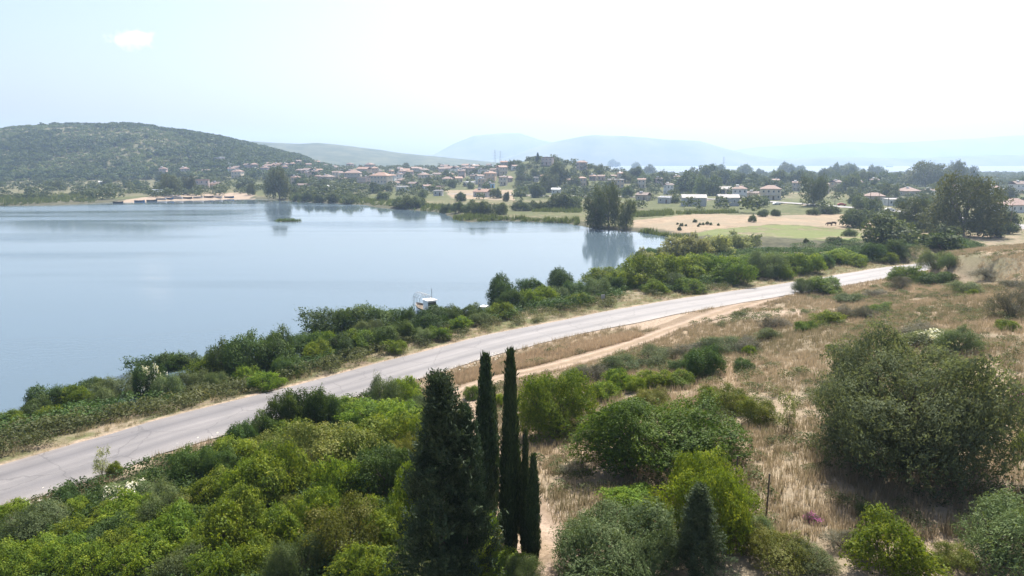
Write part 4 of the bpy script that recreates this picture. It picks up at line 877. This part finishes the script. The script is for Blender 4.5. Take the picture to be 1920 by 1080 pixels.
# reeds of the far shores
TR = [blades(s, 22, 2.4, .30, 1.2, .2) for s in (11, 12)]
rp = []
for (ua, ya, ub, yb, th, nn_) in [(545, 377, 690, 384, 12, 420), (690, 384, 850, 400, 9, 300), (850, 412, 1085, 420, 5, 380), (1200, 434, 1285, 448, 2, 120), (0, 385, 180, 380, 16, 700), (175, 362, 300, 368, 6, 160), (1185, 412, 1260, 408, 8, 240), (1270, 407, 1380, 405, 3, 160), (1000, 400, 1090, 402, 8, 240)]:
    for _ in range(nn_):
        t = rs.random(); q = plane(ua + (ub - ua) * t, ya + (yb - ya) * t - rs.random() * th, .4); rp.append(q)
rp = np.array(rp); hp = ground_pts(rp[:, 0], rp[:, 1], -.1); hp = hp[hp[:, 2] > -.25]
sv = rs.uniform(.5, 1.0, len(hp)); mass('reeds', TR, hp, sv, M['reed'], 'pale green reeds fringing the far lake shore', zs=sv * rs.uniform(.5, 1, len(hp)))
# white umbels on the near road edge
TU = [(lambda V: (V, np.array([[0, 1, 2, 3]]), np.array([.7])))(np.array([(-.05, -.05, .55), (.05, -.05, .58), (.05, .05, .55), (-.05, .05, .53)]))]
X = rs.uniform(-45, 0, 6000); Y = rs.uniform(35, 90, 6000); d, s = seg_dist(X, Y, ROADC)
k = (d * s > ROADW / 2 + .3) & (d * s < ROADW / 2 + 2.4) & (fbm(X / 5, Y / 5, 2) > -.02); k[np.cumsum(k) > 150] = False
p = ground_pts(X[k], Y[k]); mass('white_wildflowers', TU, p, rs.uniform(.7, 1.3, k.sum()), M['white'], 'white flower heads along the near road edge')

# ------------------------------------------------------------------ houses
WALLC = dict(barn=(.45, .44, .43), cream=(.62, .53, .42), white=(.70, .68, .65), pink=(.54, .41, .36), peach=(.58, .43, .31), grey=(.45, .44, .43), stone=(.42, .36, .29), blue=(.35, .50, .62))
ROOFC = dict(terracotta=(.26, .17, .135), brown=(.20, .145, .12), pale=(.46, .43, .40), white=(.74, .73, .72), orange=(.32, .195, .14))
for k_, v_ in WALLC.items(): M['w_' + k_] = flat('render_' + k_, v_, .9, scale=.6, var=.1)
def tiles(name, c):
    m, t, n, l = newmat(name); b = n['Principled BSDF']; tc = n.new('ShaderNodeTexCoord')
    wv = n.new('ShaderNodeTexWave'); wv.inputs['Scale'].default_value = 3.0; wv.inputs['Distortion'].default_value = 1.; l.new(tc.outputs['Object'], wv.inputs[0]); nz = noise(t, 1.3, 5, .7, tc.outputs['Object'])
    q = ramp(t, [(.3, tuple(x * .7 for x in c)), (.7, tuple(min(1, x * 1.2) for x in c))], nz.outputs[0])
    l.new(mixc(t, .25, q.outputs[0], mixc(t, 1., q.outputs[0], wv.outputs[0], 'MULTIPLY')), b.inputs['Base Color']); b.inputs['Roughness'].default_value = .8
    return m
for k_, v_ in ROOFC.items(): M['r_' + k_] = tiles('roof_' + k_, v_)
def win_mesh():
    mb = MB(); mb.box((0, .02, 0), (.9, .04, 1.2)); mb.cur = 1
    for x in (-.5, .5): mb.box((x, -.02, 0), (.1, .1, 1.4))
    for z in (-.65, .65): mb.box((0, -.02, z), (.9, .1, .1))
    mb.box((0, -.01, 0), (.05, .05, 1.2)); return mb.mesh('window', [M['darkglass'], M['whitepaint']])
WIN = win_mesh()
DOOR = MB().box((0, 0, 1.05), (1.0, .08, 2.1)).mesh('door', M['timber'])
SOL = MB().box((0, 0, .5), (1.9, 1.1, .09)).mesh('solar_panel', M['darkglass'])
TANK = MB().tube([(-.9, .5, 1.0), (.9, .5, 1.0)], .3, 8).mesh('water_tank', M['whitepaint'])
CHIM = MB().box((0, 0, .5), (.6, .6, 1.3)).box((0, 0, 1.2), (.8, .8, .12)).mesh('chimney', M['w_white'])
hr = np.random.default_rng(21)
def house(px, py, wpx, fl, wall, roof, kind, zone, label=None, rz=None):
    p = at(px, py); m = mpp(p); W = max(5.5, wpx * m * .84); Dp = W * hr.uniform(.65, .9); H = 3.1 * fl
    rz = hr.uniform(-.6, .6) if rz is None else rz
    st = {1: 'one-storey', 2: 'two-storey', 3: 'three-storey'}[fl]
    o = thing('house', p, f'{wall} {st} house with {roof} {"flat" if kind == "flat" else kind} roof {zone}', 'house', 'houses of the lakeside village', rz, label=label)
    MB().box((0, 0, H / 2 - .6), (W, Dp, H + 1.2)).build('wall', M['w_' + wall], o)
    mb = MB(); e = .45; a, b = W / 2 + e, Dp / 2 + e; rh = min(W, Dp) * .24
    if kind == 'flat':
        mb.box((0, 0, H + .12), (W + .5, Dp + .5, .24)); mb.box((0, Dp / 2 - .2, H + .5), (W, .2, .5)); rh = .25
    else:
        k = 0 if kind == 'gabled' else min(a, b) * .9
        V = [(-a, -b, H), (a, -b, H), (a, b, H), (-a, b, H), (-a + k, 0, H + rh), (a - k, 0, H + rh)]
        V += [(x, y, z + .16) for x, y, z in V]
        mb.v = V
        for f in ((6, 7, 11, 10), (8, 9, 10, 11), (7, 8, 11), (9, 6, 10), (1, 0, 4, 5), (3, 2, 5, 4), (2, 1, 5), (0, 3, 4), (0, 1, 7, 6), (1, 2, 8, 7), (2, 3, 9, 8), (3, 0, 6, 9)): mb.face(f)
    rf = mb.build('roof', M['r_' + roof], o)
    nwin = max(2, int(W / 2.6))
    for f in range(fl):
        for k in range(nwin):
            x = (k + .5) / nwin * W - W / 2
            if f == 0 and k == nwin // 2:
                q = link('door', DOOR, o); q.location = (x, -Dp / 2 - .03, 0); continue
            q = link('window', WIN, o); q.location = (x, -Dp / 2 - .04, f * 3.1 + 1.75)
        for sgn in (-1, 1):
            q = link('window', WIN, o); q.location = (sgn * (W / 2 + .04), 0, f * 3.1 + 1.75); q.rotation_euler = (0, 0, sgn * math.pi / 2)
    if fl >= 2:
        mb = MB(); mb.box((0, -Dp / 2 - .65, 3.0), (W * .6, 1.25, .16))
        for k in range(9): mb.box((-W * .3 + W * .6 * k / 8, -Dp / 2 - 1.22, 3.5), (.05, .05, .84))
        mb.box((0, -Dp / 2 - 1.22, 3.95), (W * .6, .07, .06)); mb.build('balcony', M['w_white'], o)
    if kind != 'flat' and hr.random() < .7:
        q = link('chimney', CHIM, rf); q.location = (W * .22, .6, H + rh * .55)
    if hr.random() < .5:
        q = link('solar_panel', SOL, rf); q.location = (-W * .18, -Dp * .15, H + rh * .65); q.rotation_euler = (R(32), 0, 0)
        t_ = link('water_tank', TANK, rf); t_.location = (-W * .18, -Dp * .15, H + rh * .65)
    return o
for q in HOUSES: house(*q)
house(193, 348, 8, 1, 'white', 'white', 'gabled', '', label='small white shed by a dark tree below the wooded hill')
def barn(px, py, wpx, label, doors=0, wall='white', roof='pale'):
    p = at(px, py); m = mpp(p); W = wpx * m; Dp = W * .55; H = 4.2; o = thing('barn', p, None, 'barn', 'barns behind the dry field', hr.uniform(-.2, .2), label=label)
    MB().box((0, 0, H / 2 - .5), (W, Dp, H + 1)).build('wall', M['w_' + wall], o)
    a, b = W / 2 + .3, Dp / 2 + .3; mb = MB(); V = [(-a, -b, H), (a, -b, H), (a, b, H), (-a, b, H), (-a, 0, H + 1.6), (a, 0, H + 1.6)]; mb.v = V
    for f in ((0, 1, 5, 4), (2, 3, 4, 5), (1, 2, 5), (3, 0, 4), (3, 2, 1, 0)): mb.face(f)
    mb.build('roof', M['r_' + roof], o)
    for k in range(max(2, doors)):
        x = (k + .5) / max(2, doors) * W - W / 2
        if doors: q = MB().box((x, -Dp / 2 - .04, 1.7), (W / doors * .72, .08, 3.4)).build('door', M['darkglass'], o)
        else: q = link('window', WIN, o); q.location = (x, -Dp / 2 - .04, 2.4)
barn(1300, 386, 44, 'long pale grey barn behind the dry field, left one', 0, 'barn')
barn(1364, 386, 38, 'pale grey barn behind the dry field, right one', 0, 'barn')
barn(1358, 366, 26, 'low garage with two dark door openings', 2, 'cream')

# ------------------------------------------------------------------ boats, cars, poles, posts, cows, sign, rocks
def hull(L, B, H, mats, sheer=.3):
    mb = MB(); st = 9; prof = []
    for i in range(st):
        t = i / (st - 1); b = B / 2 * (1 - max(0, (t - .45) / .55) ** 2.2) * (.82 + .18 * min(1, t / .25)); z = H + sheer * (t - .35) ** 2 * 2.2
        x = -L / 2 + L * t
        prof.append([(x, -b, z), (x, -b * .8, z * .35), (x, 0, -.12 + .25 * max(0, t - .8)), (x, b * .8, z * .35), (x, b, z)])
    mb.v = [p for r_ in prof for p in r_]
    for i in range(st - 1):
        for k in range(4): mb.face((i * 5 + k, i * 5 + k + 1, (i + 1) * 5 + k + 1, (i + 1) * 5 + k))
    mb.face((4, 3, 2, 1, 0)); b0 = len(mb.v); mb.cur = 1
    inn_ = [[(x, y * .92, z - .28) for x, y, z in (r_[0], r_[4])] for r_ in prof]
    mb.v += [p for r_ in inn_ for p in r_]
    for i in range(st - 1):
        mb.face((b0 + i * 2, b0 + i * 2 + 2, b0 + i * 2 + 3, b0 + i * 2 + 1))
        mb.face((i * 5, (i + 1) * 5, b0 + i * 2 + 2, b0 + i * 2)); mb.face((i * 5 + 4, b0 + i * 2 + 1, b0 + i * 2 + 3, (i + 1) * 5 + 4))
    return mb
bp_ = plane(799, 588.5, 0)
o = thing('fishing_boat', (bp_[0], bp_[1], .05), None, 'boat', 'boats moored at the lake bank', R(125), label='white fishing boat with a tube frame moored behind the lakeside bushes')
hull(6.4, 2.4, 1.0, None).build('hull', [M['whitepaint'], M['timber']], o)
mb = MB().box((-1.2, 0, 1.55), (1.6, 1.5, 1.5), taper=.9); mb.cur = 1; mb.box((-1.2, 0, 1.85), (1.64, 1.35, .5)); mb.cur = 0; mb.box((-1.2, 0, 2.36), (1.9, 1.7, .1)); mb.build('cabin', [M['whitepaint'], M['darkglass']], o)
mb = MB()
for x in (0, .9, 1.8, 2.5):
    w_ = 1.05 - .12 * max(0, x - 1)
    mb.tube([(x, -w_, .9), (x, -w_, 2.4), (x, -w_ * .6, 2.85), (x, 0, 3.0), (x, w_ * .6, 2.85), (x, w_, 2.4), (x, w_, .9)], .035, 5)
for y in (-.95, 0, .95): mb.tube([(0, y, 3.0 if y == 0 else 2.4), (2.5, y * .85, 3.0 if y == 0 else 2.4)], .03, 5)
mb.build('tube_frame', M['steel'], o)
MB().tube([(-1.9, 0, 2.3), (-1.9, 0, 4.2)], .04, 6).build('mast', M['steel'], o)
bp_ = plane(909, 593, 0)
o = thing('motor_boat', (bp_[0], bp_[1], .05), None, 'boat', 'boats moored at the lake bank', R(70), label='small white motor boat half hidden behind the bright lakeside bush')
hull(5.0, 1.9, .85, None).build('hull', [M['whitepaint'], M['timber']], o)
MB().box((-.3, 0, 1.15), (1.3, 1.1, .8), taper=.8).box((-.3, 0, 1.58), (1.3, 1.0, .06)).build('cabin', M['whitepaint'], o)
MB().box((-2.55, 0, .95), (.4, .35, .7)).build('outboard_motor', M['redpaint'], o)
DH = {k: hull(4.6, 1.6, .65, None).mesh('hull', [M[a], M['timber']]) for k, a in (('blue', 'bluehull'), ('dark', 'darkhull'), ('white', 'whitepaint'))}
THW = MB().box((-.6, 0, .5), (.28, 1.25, .06)).box((.7, 0, .5), (.28, 1.2, .06)).mesh('bench', M['timber'])
for px, py, c, a in [(222, 381, 'dark', 0), (262, 378.5, 'blue', .1), (285, 377.5, 'dark', .3), (303, 376, 'white', .2), (318, 375.5, 'blue', -.2), (334, 375, 'white', .2), (352, 374.6, 'dark', 0), (372, 374.0, 'white', .5), (392, 373.4, 'dark', .1), (410, 373, 'white', -.3), (430, 372.4, 'blue', .2)]:
    q = plane(px, py, 0); z = max(.02, float(height(np.array([q[0]]), np.array([q[1]]))[0]))
    o = thing('rowing_boat', (q[0], q[1], z), f'{c} rowing boat drawn up along the sandy spit', 'rowing boat', 'rowing boats along the sandy spit', a, (1.25, 1.25, 1.25))
    link('hull', DH[c], o); link('bench', THW, o)
for px, py, c, lab in [(316, 369, 'white', 'white boat on land beneath the leafy spit tree'), (329, 369.5, 'white', 'white boat propped up right of the spit tree')]:
    p = at(px, py); o = thing('boat', p, None, 'boat', 'boats on land at the spit', .5, (1.3, 1.3, 1.4), lab); link('hull', DH[c], o); link('bench', THW, o)
p = at(297, 366); mm = mpp(p); W = 19 * mm
o = thing('boat_shed', p, None, 'shed', None, .2, label='grey tarpaulin boat shed left of the leafy spit tree')
mb = MB(); a, b, H = W / 2, 2.6, 2.2
mb.v = [(-a, -b, 0), (a, -b, 0), (a, b, 0), (-a, b, 0), (-a, -b, H), (a, -b, H), (a, b, H), (-a, b, H), (-a, 0, H + 1.5), (a, 0, H + 1.5)]
for f in ((0, 1, 5, 4), (1, 2, 6, 9, 5), (2, 3, 7, 6), (3, 0, 4, 8, 7)): mb.face(f)
mb.build('wall', M['tarp'], o); mb2 = MB(); mb2.poly([(-a - .2, -b - .2, H), (a + .2, -b - .2, H), (a + .2, 0, H + 1.6), (-a - .2, 0, H + 1.6)]); mb2.poly([(a + .2, b + .2, H), (-a - .2, b + .2, H), (-a - .2, 0, H + 1.6), (a + .2, 0, H + 1.6)]); mb2.build('roof', M['tarp'], o)

def car_meshes(c):
    mb = MB(); pr = [(-2.1, .35), (-2.12, .85), (-1.55, .98), (-1.0, 1.42), (.45, 1.45), (1.05, 1.0), (1.95, .88), (2.1, .6), (2.1, .35)]
    n_ = len(pr)
    for y, k in ((-.85, 1), (.85, 1)):
        mb.v += [(x, y * (.84 if z > 1.1 else 1), z) for x, z in pr]
    for i in range(n_): mb.face((i, (i + 1) % n_, n_ + (i + 1) % n_, n_ + i))
    mb.face(range(n_)); mb.face([n_ + i for i in range(n_)][::-1])
    body = mb.mesh('body', M[c])
    g = MB().box((-.25, 0, 1.2), (1.5, 1.62, .32), taper=.9).mesh('window', M['darkglass'])
    return body, g
WH_ = MB().tube([(0, -.1, 0), (0, .1, 0)], .32, 12).mesh('wheel', M['tyre'])
CARM = {c: car_meshes(c) for c in ('whitepaint', 'silverpaint', 'darkhull', 'redpaint')}
for px, py, c, lab, a in [(337, 365, 'silverpaint', 'silver car parked beside the spit trees', .2), (348, 366, 'darkhull', 'dark car parked at the right of the spit trees', .3), (1318, 372, 'whitepaint', 'white car parked behind the long pale barn', .3), (1456, 384, 'whitepaint', 'white car beside the large pale house', .2), (1402, 382, 'whitepaint', 'white car in the yard right of the barns', .1),
                          (1578, 386, 'redpaint', 'small red car on the village road', -.3), (1618, 391, 'silverpaint', 'silver car on the village road left of the small tree', -.3), (1668, 396, 'whitepaint', 'white car on the village road right of the small tree', -.2), (1618, 378, 'whitepaint', 'white car in front of the stone red-roofed house', 0)]:
    p = at(px, py); o = thing('parked_car', p, None, 'car', 'cars parked around the village', a, label=lab)
    link('body', CARM[c][0], o); link('window', CARM[c][1], o)
    for x in (-1.3, 1.3):
        for y in (-.8, .8): q = link('wheel', WH_, o); q.location = (x, y, .32)
def pole_mesh():
    return MB().tube([(0, 0, -.5), (0, 0, 8.5)], [.14, .09], 6).mesh('pole', M['timber']), MB().box((0, 0, 7.9), (1.8, .12, .12)).mesh('cross_arm', M['timber'])
PM, XM = pole_mesh()
for px, py in [(910, 352), (918, 366), (845, 350), (804, 352), (1196, 372), (1565, 384), (1630, 392), (1664, 398), (1646, 396), (1470, 366), (600, 350), (640, 356), (1893, 432)]:
    p = at(px, py); o = thing('utility_pole', p, 'wooden utility pole with a cross arm', 'utility pole', 'utility poles around the village', hr.uniform(-.5, .5)); link('pole', PM, o); link('cross_arm', XM, o)
def pylon(px, Yd, h, lab):
    p = at_dist(px, Yd); o = thing('power_pylon', (p[0], p[1], p[2]), None, 'pylon', 'power pylons on the plain', .3, label=lab); mb = MB(); b = h * .09
    for sx in (-1, 1):
        for sy in (-1, 1): mb.tube([(sx * b, sy * b, 0), (sx * b * .35, sy * b * .35, h * .6), (sx * .3, sy * .3, h)], .075, 4)
    for k in range(6):
        z0, z1 = h * k / 6, h * (k + 1) / 6; f = lambda z: b * (1 - .65 * min(1, z / (h * .6))) if z < h * .6 else b * .35
        for sy in (-1, 1): mb.tube([(-f(z0), sy * f(z0), z0), (f(z1), sy * f(z1), z1)], .04, 4).tube([(f(z0), sy * f(z0), z0), (-f(z1), sy * f(z1), z1)], .04, 4)
    mb.build('tower', M['steel'], o); mb = MB()
    for z in (h * .7, h * .82, h * .94): mb.box((0, 0, z), (h * .34, .15, .15))
    mb.build('cross_arm', M['steel'], o)
pylon(928, 1100, 30, 'left lattice pylon of the pair behind the village'); pylon(938, 1120, 30, 'right lattice pylon of the pair behind the village'); pylon(1357, 1150, 30, 'lone lattice pylon in front of the sea strip')
for px, py, h, lab in [(1437, 965, 1.9, 'rusty fence post on the slope left of the feathery tree'), (1379, 915, 1.6, 'thin fence post at the right edge of the widest bush')]:
    p = at(px, py); o = MB().tube([(0, 0, -.2), (.02, 0, h)], .035, 6).build('fence_post', M['bark']); o.location = tuple(p); tag(o, lab, 'post', 'fence posts on the dry slope')
p = at(1130, 572); o = thing('road_sign', p, None, 'sign', None, .25, label='blank back of a pale sign on the lakeside verge'); MB().tube([(0, 0, -.2), (0, 0, 1.6)], .03, 6).build('post', M['steel'], o); MB().box((0, -.05, 1.3), (.62, .03, .62)).build('panel', M['steel'], o)
p = at(1534, 502); o = MB().box((0, 0, .4), (.7, .5, .8)).box((0, 0, .84), (.76, .56, .08)).build('crate', M['bluepaint']); o.location = tuple(p); tag(o, 'small blue box in the grass beyond the road', 'box')
def rock(px, py, w_, lab):
    p = at(px, py); r = np.random.default_rng(int(px)); mb = MB(); n_ = 10; rings = 5
    for i in range(rings + 1):
        ph = math.pi * i / rings
        for k in range(n_):
            a = 2 * math.pi * k / n_; q = 1 + .22 * r.normal(); mb.v.append((math.cos(a) * math.sin(ph) * q * w_, math.sin(a) * math.sin(ph) * q * w_ * .6, math.cos(ph) * w_ * .35))
    for i in range(rings):
        for k in range(n_): mb.face((i * n_ + k, (i + 1) * n_ + k, (i + 1) * n_ + (k + 1) % n_, i * n_ + (k + 1) % n_))
    o = mb.build('rock', M['rock']); o.location = tuple(p); tag(o, lab, 'rock')
rock(1098, 812, .55, 'pale rock above the round dense bush, left one'); rock(1114, 814, .4, 'smaller pale rock right of the pale rock')

# cows
def cow_mesh():
    me = bpy.data.meshes.new('cow_skeleton')
    v = [(0, 0, 1.05), (.55, 0, 1.08), (.8, 0, 1.12), (1.1, 0, 1.0), (1.35, 0, .72), (1.52, 0, .52), (-.55, 0, 1.1), (-.8, 0, 1.1), (-.95, 0, .8), (-.98, 0, .55)]
    e = [(0, 1), (1, 2), (2, 3), (3, 4), (4, 5), (0, 6), (6, 7), (7, 8), (8, 9)]; rad = [.36, .34, .27, .19, .16, .09, .34, .22, .05, .04]
    for x, par in ((.62, 1), (-.62, 6)):
        for y in (-.2, .2):
            b = len(v); hock = -.1 if x < 0 else .02
            v += [(x, y, .75), (x + hock, y, .42), (x, y, .05)]; e += [(par, b), (b, b + 1), (b + 1, b + 2)]; rad += [.14, .075, .06]
    me.from_pydata(v, e, []); o = bpy.data.objects.new('cow_skeleton', me); COL.objects.link(o)
    sk = o.modifiers.new('skin', 'SKIN'); o.modifiers.new('sub', 'SUBSURF').levels = 1
    for i, q in enumerate(rad): me.skin_vertices[0].data[i].radius = (q * .85, q)
    me.skin_vertices[0].data[0].use_root = True
    dg = bpy.context.evaluated_depsgraph_get(); dg.update(); out = bpy.data.meshes.new_from_object(o.evaluated_get(dg)); bpy.data.objects.remove(o); out.materials.clear(); out.materials.append(M['hide']); out.name = 'cow_body'
    return out
COW = cow_mesh(); HORN = MB().tube([(1.36, -.1, .9), (1.38, -.22, 1.0), (1.42, -.24, 1.1)], [.03, .022, .008], 5).tube([(1.36, .1, .9), (1.38, .22, 1.0), (1.42, .24, 1.1)], [.03, .022, .008], 5).mesh('horns', M['w_stone'])
for px, py in [(1555, 424), (1563, 423), (1604, 426), (1610, 426), (1616, 427), (1622, 427), (1629, 428), (1643, 412), (1640, 427)]:
    p = at(px, py); o = thing('cow', p, 'brown cow grazing on the dry field', 'cow', 'cows grazing on the dry field', hr.random() * 6.28); link('body', COW, o); link('horns', HORN, o)
for px, py, s_ in [(1303, 417, 7), (1278, 424, 6), (1286, 424, 4), (1270, 421, 4), (1312, 422, 5), (1319, 422, 5), (1326, 421, 6), (1333, 422, 5), (1347, 423, 5), (1309, 425, 4), (1274, 432, 7), (1410, 416, 13)]:
    plant('T', px, py, s_ * 1.1, s_, desc='small dark tussock on the dry field', name='tussock', cat='tussock', group='tussocks on the dry field')
# islet
q = plane(541, 415, 0); o = thing('islet', (q[0], q[1], -.05), None, 'islet', None, 0, label='tiny reedy islet alone in the lake')
mb = MB(); mb.v = [(0, 0, .35)] + [(math.cos(a) * 5.6 * (1 + .15 * math.sin(a * 3)), math.sin(a) * 2.6, 0) for a in np.linspace(0, 6.283, 17)[:-1]]
for k in range(16): mb.face((0, 1 + k, 1 + (k + 1) % 16))
mb.build('mud', M['bark'], o)
a = rs.random(60) * 6.28; q_ = np.sqrt(rs.random(60)); P = np.stack([np.cos(a) * q_ * 5, np.sin(a) * q_ * 2.1, .1 + 0 * a], 1)
g = mass('reeds', [blades(31, 14, 1.3, .16, .7, .25)], P, rs.uniform(.7, 1.1, 60), M['reed'], None); g.parent = o

# small white cloud, high beyond the hill: a lumpy body of thin vapour
cm, ct, cn, cl = newmat('cloud_vapour'); cn.remove(cn['Principled BSDF']); pv = cn.new('ShaderNodeVolumePrincipled'); pv.inputs['Color'].default_value = (1, 1, 1, 1); pv.inputs['Anisotropy'].default_value = .55
tcc = cn.new('ShaderNodeTexCoord'); mpc = cn.new('ShaderNodeMapping'); mpc.inputs['Scale'].default_value = (1 / 215, 1 / 120, 1 / 88); cl.new(tcc.outputs['Object'], mpc.inputs[0])
ln = cn.new('ShaderNodeVectorMath'); ln.operation = 'LENGTH'; cl.new(mpc.outputs[0], ln.inputs[0])
nzc = noise(ct, .011, 5, .62, tcc.outputs['Object'])
sb = cn.new('ShaderNodeMath'); sb.operation = 'SUBTRACT'; cl.new(maprange(ct, nzc.outputs[0], .25, .75, 0, 1.25), sb.inputs[0]); cl.new(ln.outputs['Value'], sb.inputs[1])
cl.new(maprange(ct, sb.outputs[0], -.22, .60, 0, .018), pv.inputs['Density']); cl.new(pv.outputs[0], cn['Material Output'].inputs['Volume'])
d0 = ray(246, 74); d0 = d0 / d0[1] * 6000
o = MB().box((0, 0, 0), (440, 250, 190)).build('cloud', cm); o.location = (d0[0], 6000, CAMZ + d0[2]); tag(o, 'small white cloud above the wooded hill', 'cloud', kind='structure')

# ------------------------------------------------------------------ haze
hm, ht, hn, hl = newmat('haze'); hn.remove(hn['Principled BSDF']); pv = hn.new('ShaderNodeVolumePrincipled')
pv.inputs['Color'].default_value = (.53, .70, .96, 1); pv.inputs['Density'].default_value = 2.1e-4; pv.inputs['Anisotropy'].default_value = .35
hl.new(pv.outputs[0], hn['Material Output'].inputs['Volume'])
o = MB().box((0, 0, 124), (12800, 12800, 258)).build('haze', hm); tag(o, 'pale summer haze over the lake and far mountains', kind='stuff')

# ------------------------------------------------------------------ a label of its own for every thing of a look-alike set
ORD = ['first', 'second', 'third', 'fourth', 'fifth', 'sixth', 'seventh', 'eighth', 'ninth', 'tenth', 'eleventh', 'twelfth', 'thirteenth', 'fourteenth', 'fifteenth', 'sixteenth', 'seventeenth', 'eighteenth', 'nineteenth']
TENS = {2: ('twentieth', 'twenty'), 3: ('thirtieth', 'thirty'), 4: ('fortieth', 'forty'), 5: ('fiftieth', 'fifty'), 6: ('sixtieth', 'sixty'), 7: ('seventieth', 'seventy')}
def ordinal(n):
    if n < 20: return ORD[n - 1]
    return TENS[n // 10][0] if n % 10 == 0 else TENS[n // 10][1] + '-' + ORD[n % 10 - 1]
sets = {}
for o, d in REG: sets.setdefault(d, []).append(o)
for d, os_ in sets.items():
    if len(os_) == 1: os_[0]['label'] = d; continue
    os_.sort(key=lambda o: float(ucol(o.location.x, o.location.y)))
    for i, o in enumerate(os_): o['label'] = d + (', leftmost' if i == 0 else ', rightmost' if i == len(os_) - 1 else f', {ordinal(i + 1)} from the left')
